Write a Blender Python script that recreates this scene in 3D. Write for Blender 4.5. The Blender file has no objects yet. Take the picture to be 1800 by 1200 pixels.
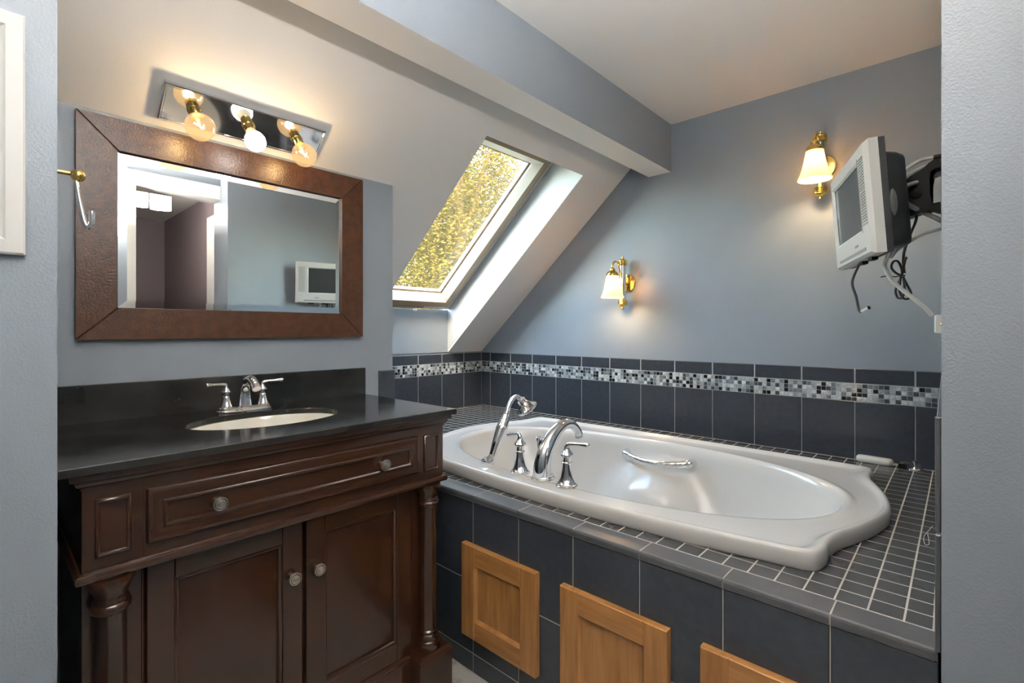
import bpy, bmesh, math, random
from mathutils import Vector, Matrix
random.seed(7)
R = math.radians
SC = bpy.context.scene
COL = SC.collection
# ------------------------------------------------------------------ camera
F, HY, TH, CH = 862.0, 580.0, R(42.44), 1.15
cam = bpy.data.cameras.new('camera')
cam.lens = F / 1800 * 36
cam.sensor_width = 36
cam.shift_y = -(600 - HY) / 1800
cam.clip_start = 0.01
camo = bpy.data.objects.new('camera', cam)
COL.objects.link(camo)
camo.location = (0, 0, CH)
camo.rotation_euler = (R(90), 0, TH - R(90))
SC.camera = camo
FWD = Vector((math.cos(TH), math.sin(TH), 0)); RGT = Vector((math.sin(TH), -math.cos(TH), 0)); CAM = Vector((0, 0, CH))
def ray(px, py): return FWD + RGT * ((px - 900) / F) + Vector((0, 0, (HY - py) / F))
def on(px, py, ax, val):
    d = ray(px, py); return CAM + d * ((val - CAM[ax]) / d[ax])
def depth(p): return (Vector(p) - CAM).dot(FWD)
# ------------------------------------------------------------------ world, sun, exposure
world = bpy.data.worlds.new('world'); SC.world = world
world.use_nodes = True
wn = world.node_tree.nodes; wl = world.node_tree.links
sky = wn.new('ShaderNodeTexSky'); sky.sky_type = 'NISHITA'; sky.sun_disc = False
sky.sun_elevation = R(38); sky.sun_rotation = R(215); sky.dust_density = 2.5; sky.air_density = 1.0
wl.new(sky.outputs[0], wn['Background'].inputs[0])
wn['Background'].inputs[1].default_value = 4.3
sun = bpy.data.lights.new('sun', 'SUN'); sun.energy = 1.0; sun.angle = R(1.0); sun.color = (1, .93, .82)
suno = bpy.data.objects.new('sun', sun); COL.objects.link(suno)
suno.rotation_euler = Vector((.5, .72, -.48)).to_track_quat('-Z', 'Y').to_euler()
SC.view_settings.view_transform = 'Standard'
try: SC.view_settings.look = 'None'
except Exception: pass
SC.view_settings.exposure = 1.15
SC.view_settings.gamma = 1
SC.view_settings.use_curve_mapping = False
# ------------------------------------------------------------------ materials
MATS = {}
def newmat(name):
    m = bpy.data.materials.new(name); m.use_nodes = True; MATS[name] = m
    return m, m.node_tree.nodes, m.node_tree.links, m.node_tree.nodes['Principled BSDF']
def mat(name, col, rough=.5, metal=0, col2=None, scale=8, stretch=(1, 1, 1), detail=4, bump=0, bscale=200, coat=0, spec=.5, lo=.35, hi=.65, rvar=0, trans=0, sss=0):
    m, n, l, b = newmat(name)
    b.inputs['Base Color'].default_value = (*col, 1)
    b.inputs['Roughness'].default_value = rough
    b.inputs['Metallic'].default_value = metal
    b.inputs['Coat Weight'].default_value = coat
    b.inputs['Coat Roughness'].default_value = .15
    b.inputs['Specular IOR Level'].default_value = spec
    tc = n.new('ShaderNodeTexCoord')
    if col2:
        mp = n.new('ShaderNodeMapping'); mp.inputs['Scale'].default_value = stretch
        l.new(tc.outputs['Object'], mp.inputs[0])
        oi = n.new('ShaderNodeObjectInfo'); va = n.new('ShaderNodeVectorMath'); va.operation = 'ADD'
        sc2 = n.new('ShaderNodeVectorMath'); sc2.operation = 'SCALE'; sc2.inputs['Scale'].default_value = 13.0
        cb = n.new('ShaderNodeCombineXYZ')
        for k in range(3): l.new(oi.outputs['Random'], cb.inputs[k])
        l.new(cb.outputs[0], sc2.inputs[0]); l.new(mp.outputs[0], va.inputs[0]); l.new(sc2.outputs[0], va.inputs[1])
        nz = n.new('ShaderNodeTexNoise'); nz.inputs['Scale'].default_value = scale; nz.inputs['Detail'].default_value = detail
        l.new(va.outputs[0], nz.inputs['Vector'])
        cr = n.new('ShaderNodeValToRGB'); cr.color_ramp.elements[0].position = lo; cr.color_ramp.elements[1].position = hi
        cr.color_ramp.elements[0].color = (*col, 1); cr.color_ramp.elements[1].color = (*col2, 1)
        l.new(nz.outputs['Fac'], cr.inputs[0]); l.new(cr.outputs[0], b.inputs['Base Color'])
        if rvar:
            mr = n.new('ShaderNodeMapRange'); mr.inputs['To Min'].default_value = rough; mr.inputs['To Max'].default_value = rough + rvar
            mr.inputs['From Min'].default_value = lo; mr.inputs['From Max'].default_value = hi
            l.new(nz.outputs['Fac'], mr.inputs['Value']); l.new(mr.outputs[0], b.inputs['Roughness'])
    if bump:
        nb = n.new('ShaderNodeTexNoise'); nb.inputs['Scale'].default_value = bscale; nb.inputs['Detail'].default_value = 3
        l.new(tc.outputs['Object'], nb.inputs['Vector'])
        bp = n.new('ShaderNodeBump'); bp.inputs['Strength'].default_value = bump; bp.inputs['Distance'].default_value = .002
        l.new(nb.outputs['Fac'], bp.inputs['Height']); l.new(bp.outputs[0], b.inputs['Normal'])
    return m
def emit(name, col, s, mixcol=None):
    m, n, l, b = newmat(name)
    b.inputs['Base Color'].default_value = (*(mixcol or (.8, .8, .8)), 1)
    b.inputs['Emission Color'].default_value = (*col, 1); b.inputs['Emission Strength'].default_value = s
    b.inputs['Roughness'].default_value = .3
    return m
def glassy(name, tint, gloss_rough=.02, k=1.0):
    m, n, l, b = newmat(name); n.remove(b)
    tr = n.new('ShaderNodeBsdfTransparent'); tr.inputs[0].default_value = (*tint, 1)
    gl = n.new('ShaderNodeBsdfGlossy'); gl.inputs['Roughness'].default_value = gloss_rough
    lw = n.new('ShaderNodeLayerWeight'); lw.inputs[0].default_value = .5
    pw = n.new('ShaderNodeMath'); pw.operation = 'POWER'; pw.inputs[1].default_value = 4.3; l.new(lw.outputs['Facing'], pw.inputs[0])
    fr = n.new('ShaderNodeMath'); fr.operation = 'MULTIPLY_ADD'; fr.inputs[1].default_value = .75 * k; fr.inputs[2].default_value = .035; l.new(pw.outputs[0], fr.inputs[0])
    mx = n.new('ShaderNodeMixShader'); l.new(fr.outputs[0], mx.inputs[0]); l.new(tr.outputs[0], mx.inputs[1]); l.new(gl.outputs[0], mx.inputs[2])
    l.new(mx.outputs[0], n['Material Output'].inputs[0]); return m
WALLC = (.250, .284, .322)
mat('wall_paint', WALLC, .38, bump=.35, bscale=260, col2=(.260, .295, .335), scale=5)
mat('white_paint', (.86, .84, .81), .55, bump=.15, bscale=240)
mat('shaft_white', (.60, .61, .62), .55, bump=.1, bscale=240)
mat('trim_white', (.78, .76, .72), .3, bump=.1, bscale=60)
mat('mauve_paint', (.22, .17, .18), .5, bump=.1, bscale=200)
mat('tile', (.034, .039, .049), .24, col2=(.046, .053, .066), scale=45, detail=8, bump=.06, bscale=150, lo=.2, hi=.8)
mat('deck_tile', (.050, .051, .054), .24, col2=(.062, .063, .066), scale=40, detail=6, bump=.03, bscale=90, lo=.2, hi=.8)
mat('cap_tile', (.065, .068, .075), .28, col2=(.088, .089, .094), scale=20, detail=6, bump=.03, bscale=90, lo=.2, hi=.8)
mat('grout', (.40, .395, .385), .9, bump=.3, bscale=300)
mat('deck_grout', (.50, .46, .40), .9, bump=.3, bscale=300)
for i, (c, r) in enumerate([((.62, .66, .66), .12), ((.42, .46, .47), .12), ((.010, .012, .014), .08), ((.22, .26, .29), .15), ((.07, .085, .10), .12), ((.75, .77, .76), .2)]):
    mat('mosaic_%d' % i, c, r, col2=tuple(x * .6 for x in c), scale=90, detail=2, coat=.6)
mat('tub_acrylic', (.68, .66, .625), .16, coat=.4)
mat('porcelain', (.72, .69, .61), .12, coat=.5)
mat('chrome', (.82, .82, .83), .06, 1)
mat('chrome_carved', (.80, .80, .80), .14, 1, bump=1.0, bscale=55)
mat('brass', (.85, .58, .17), .16, 1)
mat('pewter', (.52, .50, .46), .32, 1)
mat('pewter_dark', (.10, .095, .085), .4, 1)
WD = dict(stretch=(5, 5, .55), scale=9, detail=7)
mat('vanity_wood', (.0240, .0082, .0038), .26, col2=(.0400, .0140, .0060), coat=.35, bump=.05, bscale=120, lo=.25, hi=.8, **WD)
mat('vanity_wood_x', (.0255, .0087, .0040), .26, col2=(.0420, .0147, .0062), coat=.35, bump=.05, bscale=120, lo=.25, hi=.8, stretch=(.55, 5, 5), scale=9, detail=7)
mat('vanity_dark', (.012, .006, .004), .6)
mat('maple_v', (.30, .125, .032), .42, col2=(.50, .24, .075), scale=8, stretch=(7, 7, .7), detail=7, coat=.1, lo=.25, hi=.75)
mat('maple_h', (.30, .125, .032), .42, col2=(.50, .24, .075), scale=8, stretch=(7, .7, 7), detail=7, coat=.1, lo=.25, hi=.75)
mat('granite', (.008, .008, .0085), .07, col2=(.045, .0425, .038), scale=7, detail=12, lo=.30, hi=.95, rvar=.16, bump=.03, bscale=500)
mat('leather', (.050, .019, .0078), .30, col2=(.080, .031, .012), scale=40, detail=5, bump=.5, bscale=170)
mat('mirror_glass', (.88, .89, .89), .004, 1)
mat('floor_stone', (.42, .41, .38), .5, col2=(.24, .235, .21), scale=26, detail=8, lo=.45, hi=.75, bump=.2, bscale=80)
mat('tv_silver', (.52, .50, .47), .38)
mat('tv_grey', (.24, .23, .215), .45)
mat('tv_black', (.012, .012, .013), .42, bump=.2, bscale=400)
mat('tv_side', (.06, .058, .055), .4)
mat('tv_screen', (.045, .045, .045), .16)
mat('black_plastic', (.005, .005, .005), .5, spec=.12)
mat('white_plastic', (.72, .70, .65), .35)
mat('grey_cable', (.50, .49, .46), .4)
mat('dark_cable', (.03, .028, .026), .4)
mat('window_white', (.80, .77, .70), .35)
mat('window_tan', (.27, .20, .135), .45)
mat('window_grey', (.60, .60, .57), .4)
mat('door_wood', (.38, .14, .03), .4, col2=(.22, .075, .016), scale=6, stretch=(6, 6, .5), detail=6)
mat('thread', (.6, .6, .58), .6)
mat('bark', (.10, .07, .045), .9)
mat('ground_green', (.10, .12, .04), .9)
glassy('bulb_glass', (1.0, .88, .66), .02)
def glow():     # coated globe glass that takes on a little of its filament's light
    m = MATS['bulb_glass']; n = m.node_tree.nodes; l = m.node_tree.links
    old = n['Material Output'].inputs[0].links[0].from_socket
    t = n.new('ShaderNodeEmission'); t.inputs[0].default_value = (1.0, .66, .34, 1); t.inputs[1].default_value = .55
    x = n.new('ShaderNodeMixShader'); x.inputs[0].default_value = .38
    l.new(old, x.inputs[1]); l.new(t.outputs[0], x.inputs[2]); l.new(x.outputs[0], n['Material Output'].inputs[0])
glow()
glassy('pane_glass', (.92, .90, .80), .03)
def dusty():
    m = MATS['pane_glass']; n = m.node_tree.nodes; l = m.node_tree.links
    old = n['Material Output'].inputs[0].links[0].from_socket
    t = n.new('ShaderNodeBsdfTranslucent'); t.inputs[0].default_value = (.62, .50, .24, 1)
    x = n.new('ShaderNodeMixShader'); x.inputs[0].default_value = .012
    l.new(old, x.inputs[1]); l.new(t.outputs[0], x.inputs[2]); l.new(x.outputs[0], n['Material Output'].inputs[0])
dusty()
emit('filament', (1.0, .62, .22), 260)
emit('led_bulb', (1.0, .94, .87), 12)
LX, LY, LZ = .22, .06, 1.74
emit('fill_lamp_glow', (1.0, .955, .905), 205.0)  # upward glow of the added bowl lamp, bounced off the ceiling as fill
emit('fill_lamp_bowl', (1.0, .95, .89), 4.0)
emit('hall_shade', (1.0, .95, .88), 14)
# frosted bell glass of the sconces: lit from inside by its own bulb
def bell():
    m, n, l, b = newmat('bell_glass'); n.remove(b)
    t = n.new('ShaderNodeBsdfTranslucent'); t.inputs[0].default_value = (1.0, .80, .48, 1)
    d = n.new('ShaderNodeBsdfPrincipled'); d.inputs['Base Color'].default_value = (.9, .72, .42, 1); d.inputs['Roughness'].default_value = .25
    d.inputs['Emission Color'].default_value = (1.0, .60, .22, 1); d.inputs['Emission Strength'].default_value = .35
    x = n.new('ShaderNodeMixShader'); x.inputs[0].default_value = .45
    l.new(t.outputs[0], x.inputs[1]); l.new(d.outputs[0], x.inputs[2]); l.new(x.outputs[0], n['Material Output'].inputs[0])
bell()
def leafmat(name, c):
    m, n, l, b = newmat(name); n.remove(b)
    t = n.new('ShaderNodeBsdfTranslucent'); t.inputs[0].default_value = (*c, 1)
    d = n.new('ShaderNodeBsdfDiffuse'); d.inputs[0].default_value = (*c, 1)
    x = n.new('ShaderNodeMixShader'); x.inputs[0].default_value = .5
    l.new(t.outputs[0], x.inputs[1]); l.new(d.outputs[0], x.inputs[2]); l.new(x.outputs[0], n['Material Output'].inputs[0])
leafmat('leaf_0', (.080, .059, .013)); leafmat('leaf_1', (.062, .054, .012)); leafmat('leaf_2', (.100, .074, .021)); leafmat('leaf_3', (.048, .052, .0125))
# ------------------------------------------------------------------ mesh helpers
WP = {}
ID = Matrix.Identity(4)
def origin(p): return WP[p] if p else Vector((0, 0, 0))
def finish(name, bm, m, parent=None, smooth=True, ang=32, at=None):
    bmesh.ops.recalc_face_normals(bm, faces=bm.faces[:])
    me = bpy.data.meshes.new(name)
    if at is None:
        lo = Vector((1e9,) * 3); hi = Vector((-1e9,) * 3)
        for v in bm.verts:
            for k in range(3): lo[k] = min(lo[k], v.co[k]); hi[k] = max(hi[k], v.co[k])
        at = (lo + hi) / 2; at.z = lo.z
    at = Vector(at)
    bmesh.ops.translate(bm, verts=bm.verts[:], vec=-at)
    bm.to_mesh(me); bm.free()
    if smooth:
        me.shade_smooth() if hasattr(me, 'shade_smooth') else None
        me.set_sharp_from_angle(angle=R(ang))
    for mm in (m if isinstance(m, (list, tuple)) else [m]): me.materials.append(MATS[mm])
    o = bpy.data.objects.new(name, me); COL.objects.link(o)
    place(o, at, parent)
    return o
def place(o, at, parent=None):
    o.location = Vector(at) - origin(parent)
    if parent: o.parent = parent
    WP[o] = Vector(at)
def inst(name, me, at, parent, rot=None):
    o = bpy.data.objects.new(name, me); COL.objects.link(o); place(o, at, parent)
    if rot is not None: o.rotation_euler = rot
    return o
def tag(o, label, cat, group=None, kind=None):
    o['label'] = label; o['category'] = cat
    if group: o['group'] = group
    if kind: o['kind'] = kind
    return o
def thing(name, label, cat, at, group=None):
    o = bpy.data.objects.new(name, None); COL.objects.link(o); o.empty_display_size = .02
    place(o, at); return tag(o, label, cat, group)
def structure(name, bm, m, label, cat, smooth=False):
    o = finish(name, bm, m, None, smooth); tag(o, label, cat, kind='structure'); return o
def B(): return bmesh.new()
def quadloop(bm, loops, closed=True, cap0=False, cap1=False, mi=0, cyc=False):
    vs = [[bm.verts.new(p) for p in L] for L in loops]
    n = len(vs[0]); rng = range(n if closed else n - 1); fs = []
    pairs = list(zip(vs[:-1], vs[1:])) + ([(vs[-1], vs[0])] if cyc else [])
    for a, b in pairs:
        for i in rng:
            j = (i + 1) % n
            try: fs.append(bm.faces.new((a[i], a[j], b[j], b[i])))
            except ValueError: pass
    if cap0: fs.append(bm.faces.new(vs[0][::-1]))
    if cap1: fs.append(bm.faces.new(vs[-1]))
    for f in fs: f.material_index = mi
    return bm
def box(bm, x0, x1, y0, y1, z0, z1, bev=0, M=ID, mi=0):
    if bev:
        b = bev
        L = [rectl(x0 + b, x1 - b, y0 + b, y1 - b, z0), rectl(x0, x1, y0, y1, z0 + b), rectl(x0, x1, y0, y1, z1 - b), rectl(x0 + b, x1 - b, y0 + b, y1 - b, z1)]
    else: L = [rectl(x0, x1, y0, y1, z0), rectl(x0, x1, y0, y1, z1)]
    return quadloop(bm, [[M @ p for p in l] for l in L], cap0=True, cap1=True, mi=mi)
def rectl(u0, u1, v0, v1, w): return [Vector((u0, v0, w)), Vector((u1, v0, w)), Vector((u1, v1, w)), Vector((u0, v1, w))]
def lrect(bm, M, rects, cap0=True, cap1=True, mi=0, cyc=False):
    return quadloop(bm, [[M @ p for p in rectl(*r)] for r in rects], cap0=cap0, cap1=cap1, mi=mi, cyc=cyc)
def inset(u0, u1, v0, v1, prof): return [(u0 + i, u1 - i, v0 + i, v1 - i, w) for i, w in prof]
def prism(bm, poly, M, w0, w1, mi=0):
    return quadloop(bm, [[M @ Vector((p[0], p[1], w)) for p in poly] for w in (w0, w1)], cap0=True, cap1=True, mi=mi)
def lathe(bm, prof, M=ID, n=32, cap0=True, cap1=True, mi=0, sx=1, sy=1):
    L = [[M @ Vector((r * sx * math.cos(2 * math.pi * k / n), r * sy * math.sin(2 * math.pi * k / n), z)) for k in range(n)] for r, z in prof]
    return quadloop(bm, L, cap0=cap0, cap1=cap1, mi=mi)
def crom(pts, n=8, closed=False):
    P = [Vector(p) for p in pts]; out = []; N = len(P)
    for i in range(N if closed else N - 1):
        if closed: a, b, c, d = P[i - 1], P[i], P[(i + 1) % N], P[(i + 2) % N]
        else: a, b, c, d = P[max(i - 1, 0)], P[i], P[i + 1], P[min(i + 2, N - 1)]
        for k in range(n):
            t = k / n
            out.append(.5 * ((2 * b) + (c - a) * t + (2 * a - 5 * b + 4 * c - d) * t * t + (3 * b - a - 3 * c + d) * t ** 3))
    if not closed: out.append(P[-1])
    return out
def tube(bm, pts, r, n=12, caps=True, flat=1.0, mi=0):
    m = len(pts); rs = r if isinstance(r, (list, tuple)) else [r] * m
    if len(rs) != m: rs = [rs[0] if len(rs) == 1 else rs[min(int(k / (m - 1) * (len(rs) - 1)), len(rs) - 2)] * (1 - (k / (m - 1) * (len(rs) - 1) - min(int(k / (m - 1) * (len(rs) - 1)), len(rs) - 2))) + rs[min(int(k / (m - 1) * (len(rs) - 1)), len(rs) - 2) + 1] * (k / (m - 1) * (len(rs) - 1) - min(int(k / (m - 1) * (len(rs) - 1)), len(rs) - 2)) for k in range(m)]
    T = [(pts[min(i + 1, m - 1)] - pts[max(i - 1, 0)]).normalized() for i in range(m)]
    up = Vector((0, 0, 1)) if abs(T[0].z) < .9 else Vector((1, 0, 0))
    N = (up - T[0] * up.dot(T[0])).normalized(); L = []
    for i in range(m):
        N = (N - T[i] * N.dot(T[i])).normalized(); Bn = T[i].cross(N)
        L.append([pts[i] + (N * math.cos(2 * math.pi * k / n) + Bn * math.sin(2 * math.pi * k / n) * flat) * rs[i] for k in range(n)])
    return quadloop(bm, L, cap0=caps, cap1=caps, mi=mi)
def ball(bm, c, r, n=16, sx=1, sy=1, sz=1):
    pr = [(max(r * math.sin(math.pi * k / n), 1e-4), -r * math.cos(math.pi * k / n)) for k in range(n + 1)]
    return lathe(bm, [(a, z * sz) for a, z in pr], Matrix.Translation(c), n=2 * n, sx=sx, sy=sy)
def frame3(o, u, v, w):
    u, v, w, o = Vector(u), Vector(v), Vector(w), Vector(o)
    return Matrix(((u.x, v.x, w.x, o.x), (u.y, v.y, w.y, o.y), (u.z, v.z, w.z, o.z), (0, 0, 0, 1)))
def axis(o, d):   # local z along d
    q = Vector(d).to_track_quat('Z', 'Y'); return Matrix.Translation(o) @ q.to_matrix().to_4x4()
YZ = frame3((0, 0, 0), (0, 1, 0), (0, 0, 1), (1, 0, 0))     # (y, z) polygon extruded along x
# ------------------------------------------------------------------ key dimensions (metres)
XA, XT, YK, YV, YL, XL, XR = 1.126, 2.56, 2.65, 1.776, 1.10, .0909, 1.10
CEIL, DK, TT = 2.27, .595, .985
SK = .8796                                  # rise of the sloped ceiling per metre
def zs(y, off=0): return .993 + (YK - y) * SK + off
S1, S2, SH0, SHO = 1.495, 2.23, 1.515, .31  # skylight shaft
SN = Vector((0, .66, .751)); SN.normalize(); SV = Vector((0, -.751, .66)); SV.normalize()
# ------------------------------------------------------------------ the room shell
b = B(); box(b, -1.5, 2.7, -2.9, 2.8, -.06, 0); structure('floor', b, 'floor_stone', 'pale grey stone-look floor', 'floor')
b = B(); box(b, -1.5, 2.66, -.24, 1.22, CEIL, CEIL + .06); structure('ceiling', b, 'white_paint', 'flat warm white ceiling in front of the beam', 'ceiling')
b = B()
def slopepiece(x0, x1, y0, y1):
    prism(b, [(y0, zs(y0)), (y1, zs(y1)), (y1, zs(y1) + .06), (y0, zs(y0) + .06)], YZ, x0, x1)
slopepiece(-1.5, S1 - .002, 1.19, 2.8); slopepiece(S2 + .002, 2.66, 1.19, 2.8); slopepiece(S1 - .002, S2 + .002, 1.19, SH0 - .001)
structure('ceiling_slope', b, 'white_paint', 'sloped warm white attic ceiling above vanity and tub', 'ceiling')
# shaft cheeks and head
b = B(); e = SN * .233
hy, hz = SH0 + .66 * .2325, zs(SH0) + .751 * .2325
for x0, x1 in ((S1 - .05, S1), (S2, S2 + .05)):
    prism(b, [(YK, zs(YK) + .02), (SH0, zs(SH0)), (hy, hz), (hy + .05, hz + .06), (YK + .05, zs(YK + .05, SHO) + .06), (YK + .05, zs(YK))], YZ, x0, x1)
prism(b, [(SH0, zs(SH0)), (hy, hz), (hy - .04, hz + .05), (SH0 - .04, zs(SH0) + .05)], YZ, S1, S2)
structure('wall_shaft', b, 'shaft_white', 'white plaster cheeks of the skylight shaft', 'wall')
b = B(); box(b, .05, XT, 1.164, 1.298, 2.012, CEIL); b.faces.ensure_lookup_table()
o = structure('ceiling_beam', b, ['white_paint', 'wall_paint'], 'boxed ceiling beam with blue-grey face and white underside', 'beam')
for p in o.data.polygons:
    if abs(p.normal.y) > .9: p.material_index = 1
b = B(); prism(b, [(YV, 0), (YV, zs(YV)), (YK + .02, zs(YK + .02)), (YK + .02, 0)], YZ, XL - .04, 1.192)
wall_van = structure('wall_back_left', b, 'wall_paint', 'blue-grey wall behind the vanity', 'wall')
b = B(); box(b, 1.1, 2.66, YK, YK + .12, 0, .995); box(b, S1 - .01, S2 + .01, YK, YK + .12, .99, zs(YK, SHO) - .012)
wall_knee = structure('wall_back', b, 'wall_paint', 'low blue-grey knee wall under the skylight', 'wall')
b = B(); prism(b, [(-.24, 0), (-.24, 2.33), (1.19, 2.33), (YK + .12, zs(YK + .12) + .06), (YK + .12, 0)], YZ, XT, XT + .1); wall_tub = structure('wall_back_right', b, 'wall_paint', 'blue-grey wall along the bathtub', 'wall')
def yr(x): return .0237 + .016 * (x - 1.1)
b = B(); quadloop(b, [[Vector((XR, yr(XR), z)), Vector((XT + .05, yr(XT + .05), z)), Vector((XT + .05, -.24, z)), Vector((XR, -.24, z))] for z in (0, CEIL)], cap0=True, cap1=True)
wall_r = structure('wall_right', b, 'wall_paint', 'textured blue-grey wall at the foot of the tub', 'wall')
b = B(); prism(b, [(YL, 0), (YL, CEIL), (1.19, CEIL), (1.9, zs(1.9)), (1.9, 0)], YZ, -1.5, XL)
wall_l = structure('wall_left', b, 'wall_paint', 'glossy blue-grey wall beside the vanity', 'wall')
b = B(); box(b, -1.5, -1.4, -.24, YL, 0, CEIL); structure('wall_side', b, 'wall_paint', 'blue-grey side wall opposite the bathtub', 'wall')
OX0 = .63
b = B(); box(b, -1.5, OX0, -.24, -.12, 0, CEIL); box(b, OX0, XR, -.24, -.12, 2.03, CEIL)
structure('wall_rear', b, 'wall_paint', 'blue-grey rear wall with the doorway', 'wall')
b = B(); box(b, OX0 - .075, OX0, -.12, -.105, 0, 2.105, .003); box(b, OX0, XR - .002, -.12, -.105, 2.03, 2.105, .003); box(b, OX0, OX0 + .015, -.26, -.106, 0, 2.03); box(b, OX0 + .015, XR - .002, -.26, -.106, 2.015, 2.03)
structure('trim_1', b, 'trim_white', 'white door casing around the rear doorway', 'door trim')
# room beyond the doorway (seen in the mirror)
b = B(); box(b, -1.5, 1.45, -2.8, -2.7, 0, 2.3); structure('wall_hall_far', b, 'mauve_paint', 'mauve far wall of the next room', 'wall')
b = B(); box(b, 1.35, 1.45, -2.7, -.24, 0, 2.3); structure('wall_hall_right', b, 'mauve_paint', 'mauve side wall of the next room', 'wall')
b = B(); box(b, -1.5, -1.4, -2.7, -.24, 0, 2.3); structure('wall_hall_left', b, 'mauve_paint', 'mauve wall across the next room', 'wall')
b = B(); box(b, -1.5, 1.45, -2.8, -.24, 2.3, 2.36); structure('ceiling_hall', b, 'white_paint', 'white ceiling of the next room', 'ceiling')
b = B(); box(b, 1.335, 1.35, -1.24, -1.05, 0, 2.11, .003); box(b, 1.335, 1.35, -1.05, -.26, 2.04, 2.11, .003)
structure('trim_2', b, 'trim_white', 'white casing of the pine door in the next room', 'door trim')
b = B(); box(b, 1.342, 1.349, -1.05, -.27, 0, 2.04); d = structure('door_1', b, 'door_wood', 'orange knotty pine door in the next room', 'door')
for z0, z1 in ((.15, .95), (1.1, 1.9)):
    b = B(); lrect(b, frame3((1.342, 0, 0), (0, 1, 0), (0, 0, 1), (-1, 0, 0)), inset(-.95, -.38, z0, z1, [(0, 0), (.02, .006), (.05, .006)]), cap0=False); finish('door_panel', b, 'door_wood', d)
# ------------------------------------------------------------------ tiles
def tile_mesh(name, w, h, t, bev, m):
    bm = B(); lrect(bm, ID, [(-w / 2, w / 2, -h / 2, h / 2, 0), (-w / 2, w / 2, -h / 2, h / 2, t - bev), (-w / 2 + bev, w / 2 - bev, -h / 2 + bev, h / 2 - bev, t)])
    bmesh.ops.recalc_face_normals(bm, faces=bm.faces[:])
    me = bpy.data.meshes.new(name); bm.to_mesh(me); bm.free(); me.materials.append(MATS[m]); return me
TM = {}
def tile_at(name, parent, M, u0, u1, v0, v1, t, m, bev=.0015):
    key = (name, round(u1 - u0, 4), round(v1 - v0, 4), t, m)
    if key not in TM: TM[key] = tile_mesh(name, u1 - u0, v1 - v0, t, bev, m)
    o = bpy.data.objects.new(name, TM[key]); COL.objects.link(o); o.parent = parent
    L = M @ Matrix.Translation(((u0 + u1) / 2, (v0 + v1) / 2, 0))
    o.matrix_basis = Matrix.Translation(-origin(parent)) @ L
    WP[o] = L.translation; return o
MOS = []
G = .0012
Z_M0, Z_M1 = .8445, .9195
def tiled_wall(parent, M, ulen, joints, upper=True):
    bm = B(); lrect(bm, M, [(0, ulen, DK + .0004, TT - .001, 0), (0, ulen, DK + .0004, TT - .001, .0072)]); finish('grout_bed', bm, 'grout', parent, smooth=False)
    js = [0] + sorted(j for j in joints if .004 < j < ulen - .004) + [ulen]
    for a, c in zip(js[:-1], js[1:]):
        if c - a < .008: continue
        tile_at('wall_tile', parent, M, a + G, c - G, DK + .001, Z_M0 - .0015, .0085, 'tile')
        tile_at('wall_tile', parent, M, a + G, c - G, Z_M1 + .0015, TT, .0085, 'tile', .003)
    p = (Z_M1 - Z_M0) / 4
    for k in range(int(ulen / p)):
        for r in range(4): MOS.append((parent, M, (k + .5) * p, Z_M0 + (r + .5) * p, p))
MT = frame3((XT, yr(XT), 0), (0, 1, 0), (0, 0, 1), (-1, 0, 0))
tiled_wall(wall_tub, MT, YK - yr(XT), [.134 + .2014 * k - yr(XT) for k in range(13)])
MK = frame3((1.192, YK, 0), (1, 0, 0), (0, 0, 1), (0, -1, 0))
tiled_wall(wall_knee, MK, XT - .0085 - 1.192, [2.375 - .2014 * k - 1.192 for k in range(6)])
MV = frame3((1.192, YV, 0), (0, 1, 0), (0, 0, 1), (1, 0, 0))
tiled_wall(wall_van, MV, YK - .0085 - YV, [.2014 * k for k in range(1, 5)])
ed = Vector((1, .016, 0)).normalized(); en = Vector((-.016, 1, 0)).normalized()
ME = frame3((XA, yr(XA), 0), ed, (0, 0, 1), en)
tiled_wall(wall_r, ME, XT - .0085 - XA, [.2014 * k for k in range(1, 8)])
# trim tiles returning onto the vanity wall and the end of the right wall
MVF = frame3((1.123, YV, 0), (1, 0, 0), (0, 0, 1), (0, -1, 0))
tile_at('trim_tile', wall_van, MVF, 0, .078, .60, .80, .009, 'tile', .004)
tile_at('trim_tile', wall_van, MVF, 0, .078, .803, .982, .009, 'tile', .004)
for z0, z1 in ((DK + .0006, .798), (.802, 1.0)):
    tile_at('trim_tile', wall_r, frame3((XA - .004, yr(XA), 0), (0, 1, 0), (0, 0, 1), (-1, 0, 0)), 0, .0085, z0, z1, .006, 'cap_tile', .002)
# mosaic band: the 300 that show largest singly, the rest joined per wall
random.seed(11)
mm = [tile_mesh('mosaic_tile', .0168, .0168, .0085, .0012, 'mosaic_%d' % i) for i in range(6)]
def mpos(e): return e[1] @ Vector((e[2], e[3], 0))
hidden = (wall_van, wall_r)
MOS.sort(key=lambda e: (e[0] in hidden, depth(mpos(e))))
rest = {}
for k, e in enumerate(MOS):
    ci = random.choice((0, 0, 1, 1, 2, 2, 3, 3, 4, 4, 5))
    if k < 300:
        o = bpy.data.objects.new('mosaic_tile', mm[ci]); COL.objects.link(o); o.parent = e[0]
        o.matrix_basis = Matrix.Translation(-origin(e[0])) @ e[1] @ Matrix.Translation((e[2], e[3], 0)); WP[o] = mpos(e)
    else: rest.setdefault(e[0], []).append((e, ci))
for par, lst in rest.items():
    bm = B(); h = .0084
    for e, ci in lst:
        u, v = e[2], e[3]
        lrect(bm, e[1], [(u - h, u + h, v - h, v + h, .0055), (u - h, u + h, v - h, v + h, .0075), (u - h + .0012, u + h - .0012, v - h + .0012, v + h - .0012, .0085)], cap0=False, mi=ci)
    o = finish('mosaic_band', bm, ['mosaic_%d' % i for i in range(6)], par, smooth=False); o['kind'] = 'stuff'
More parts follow.
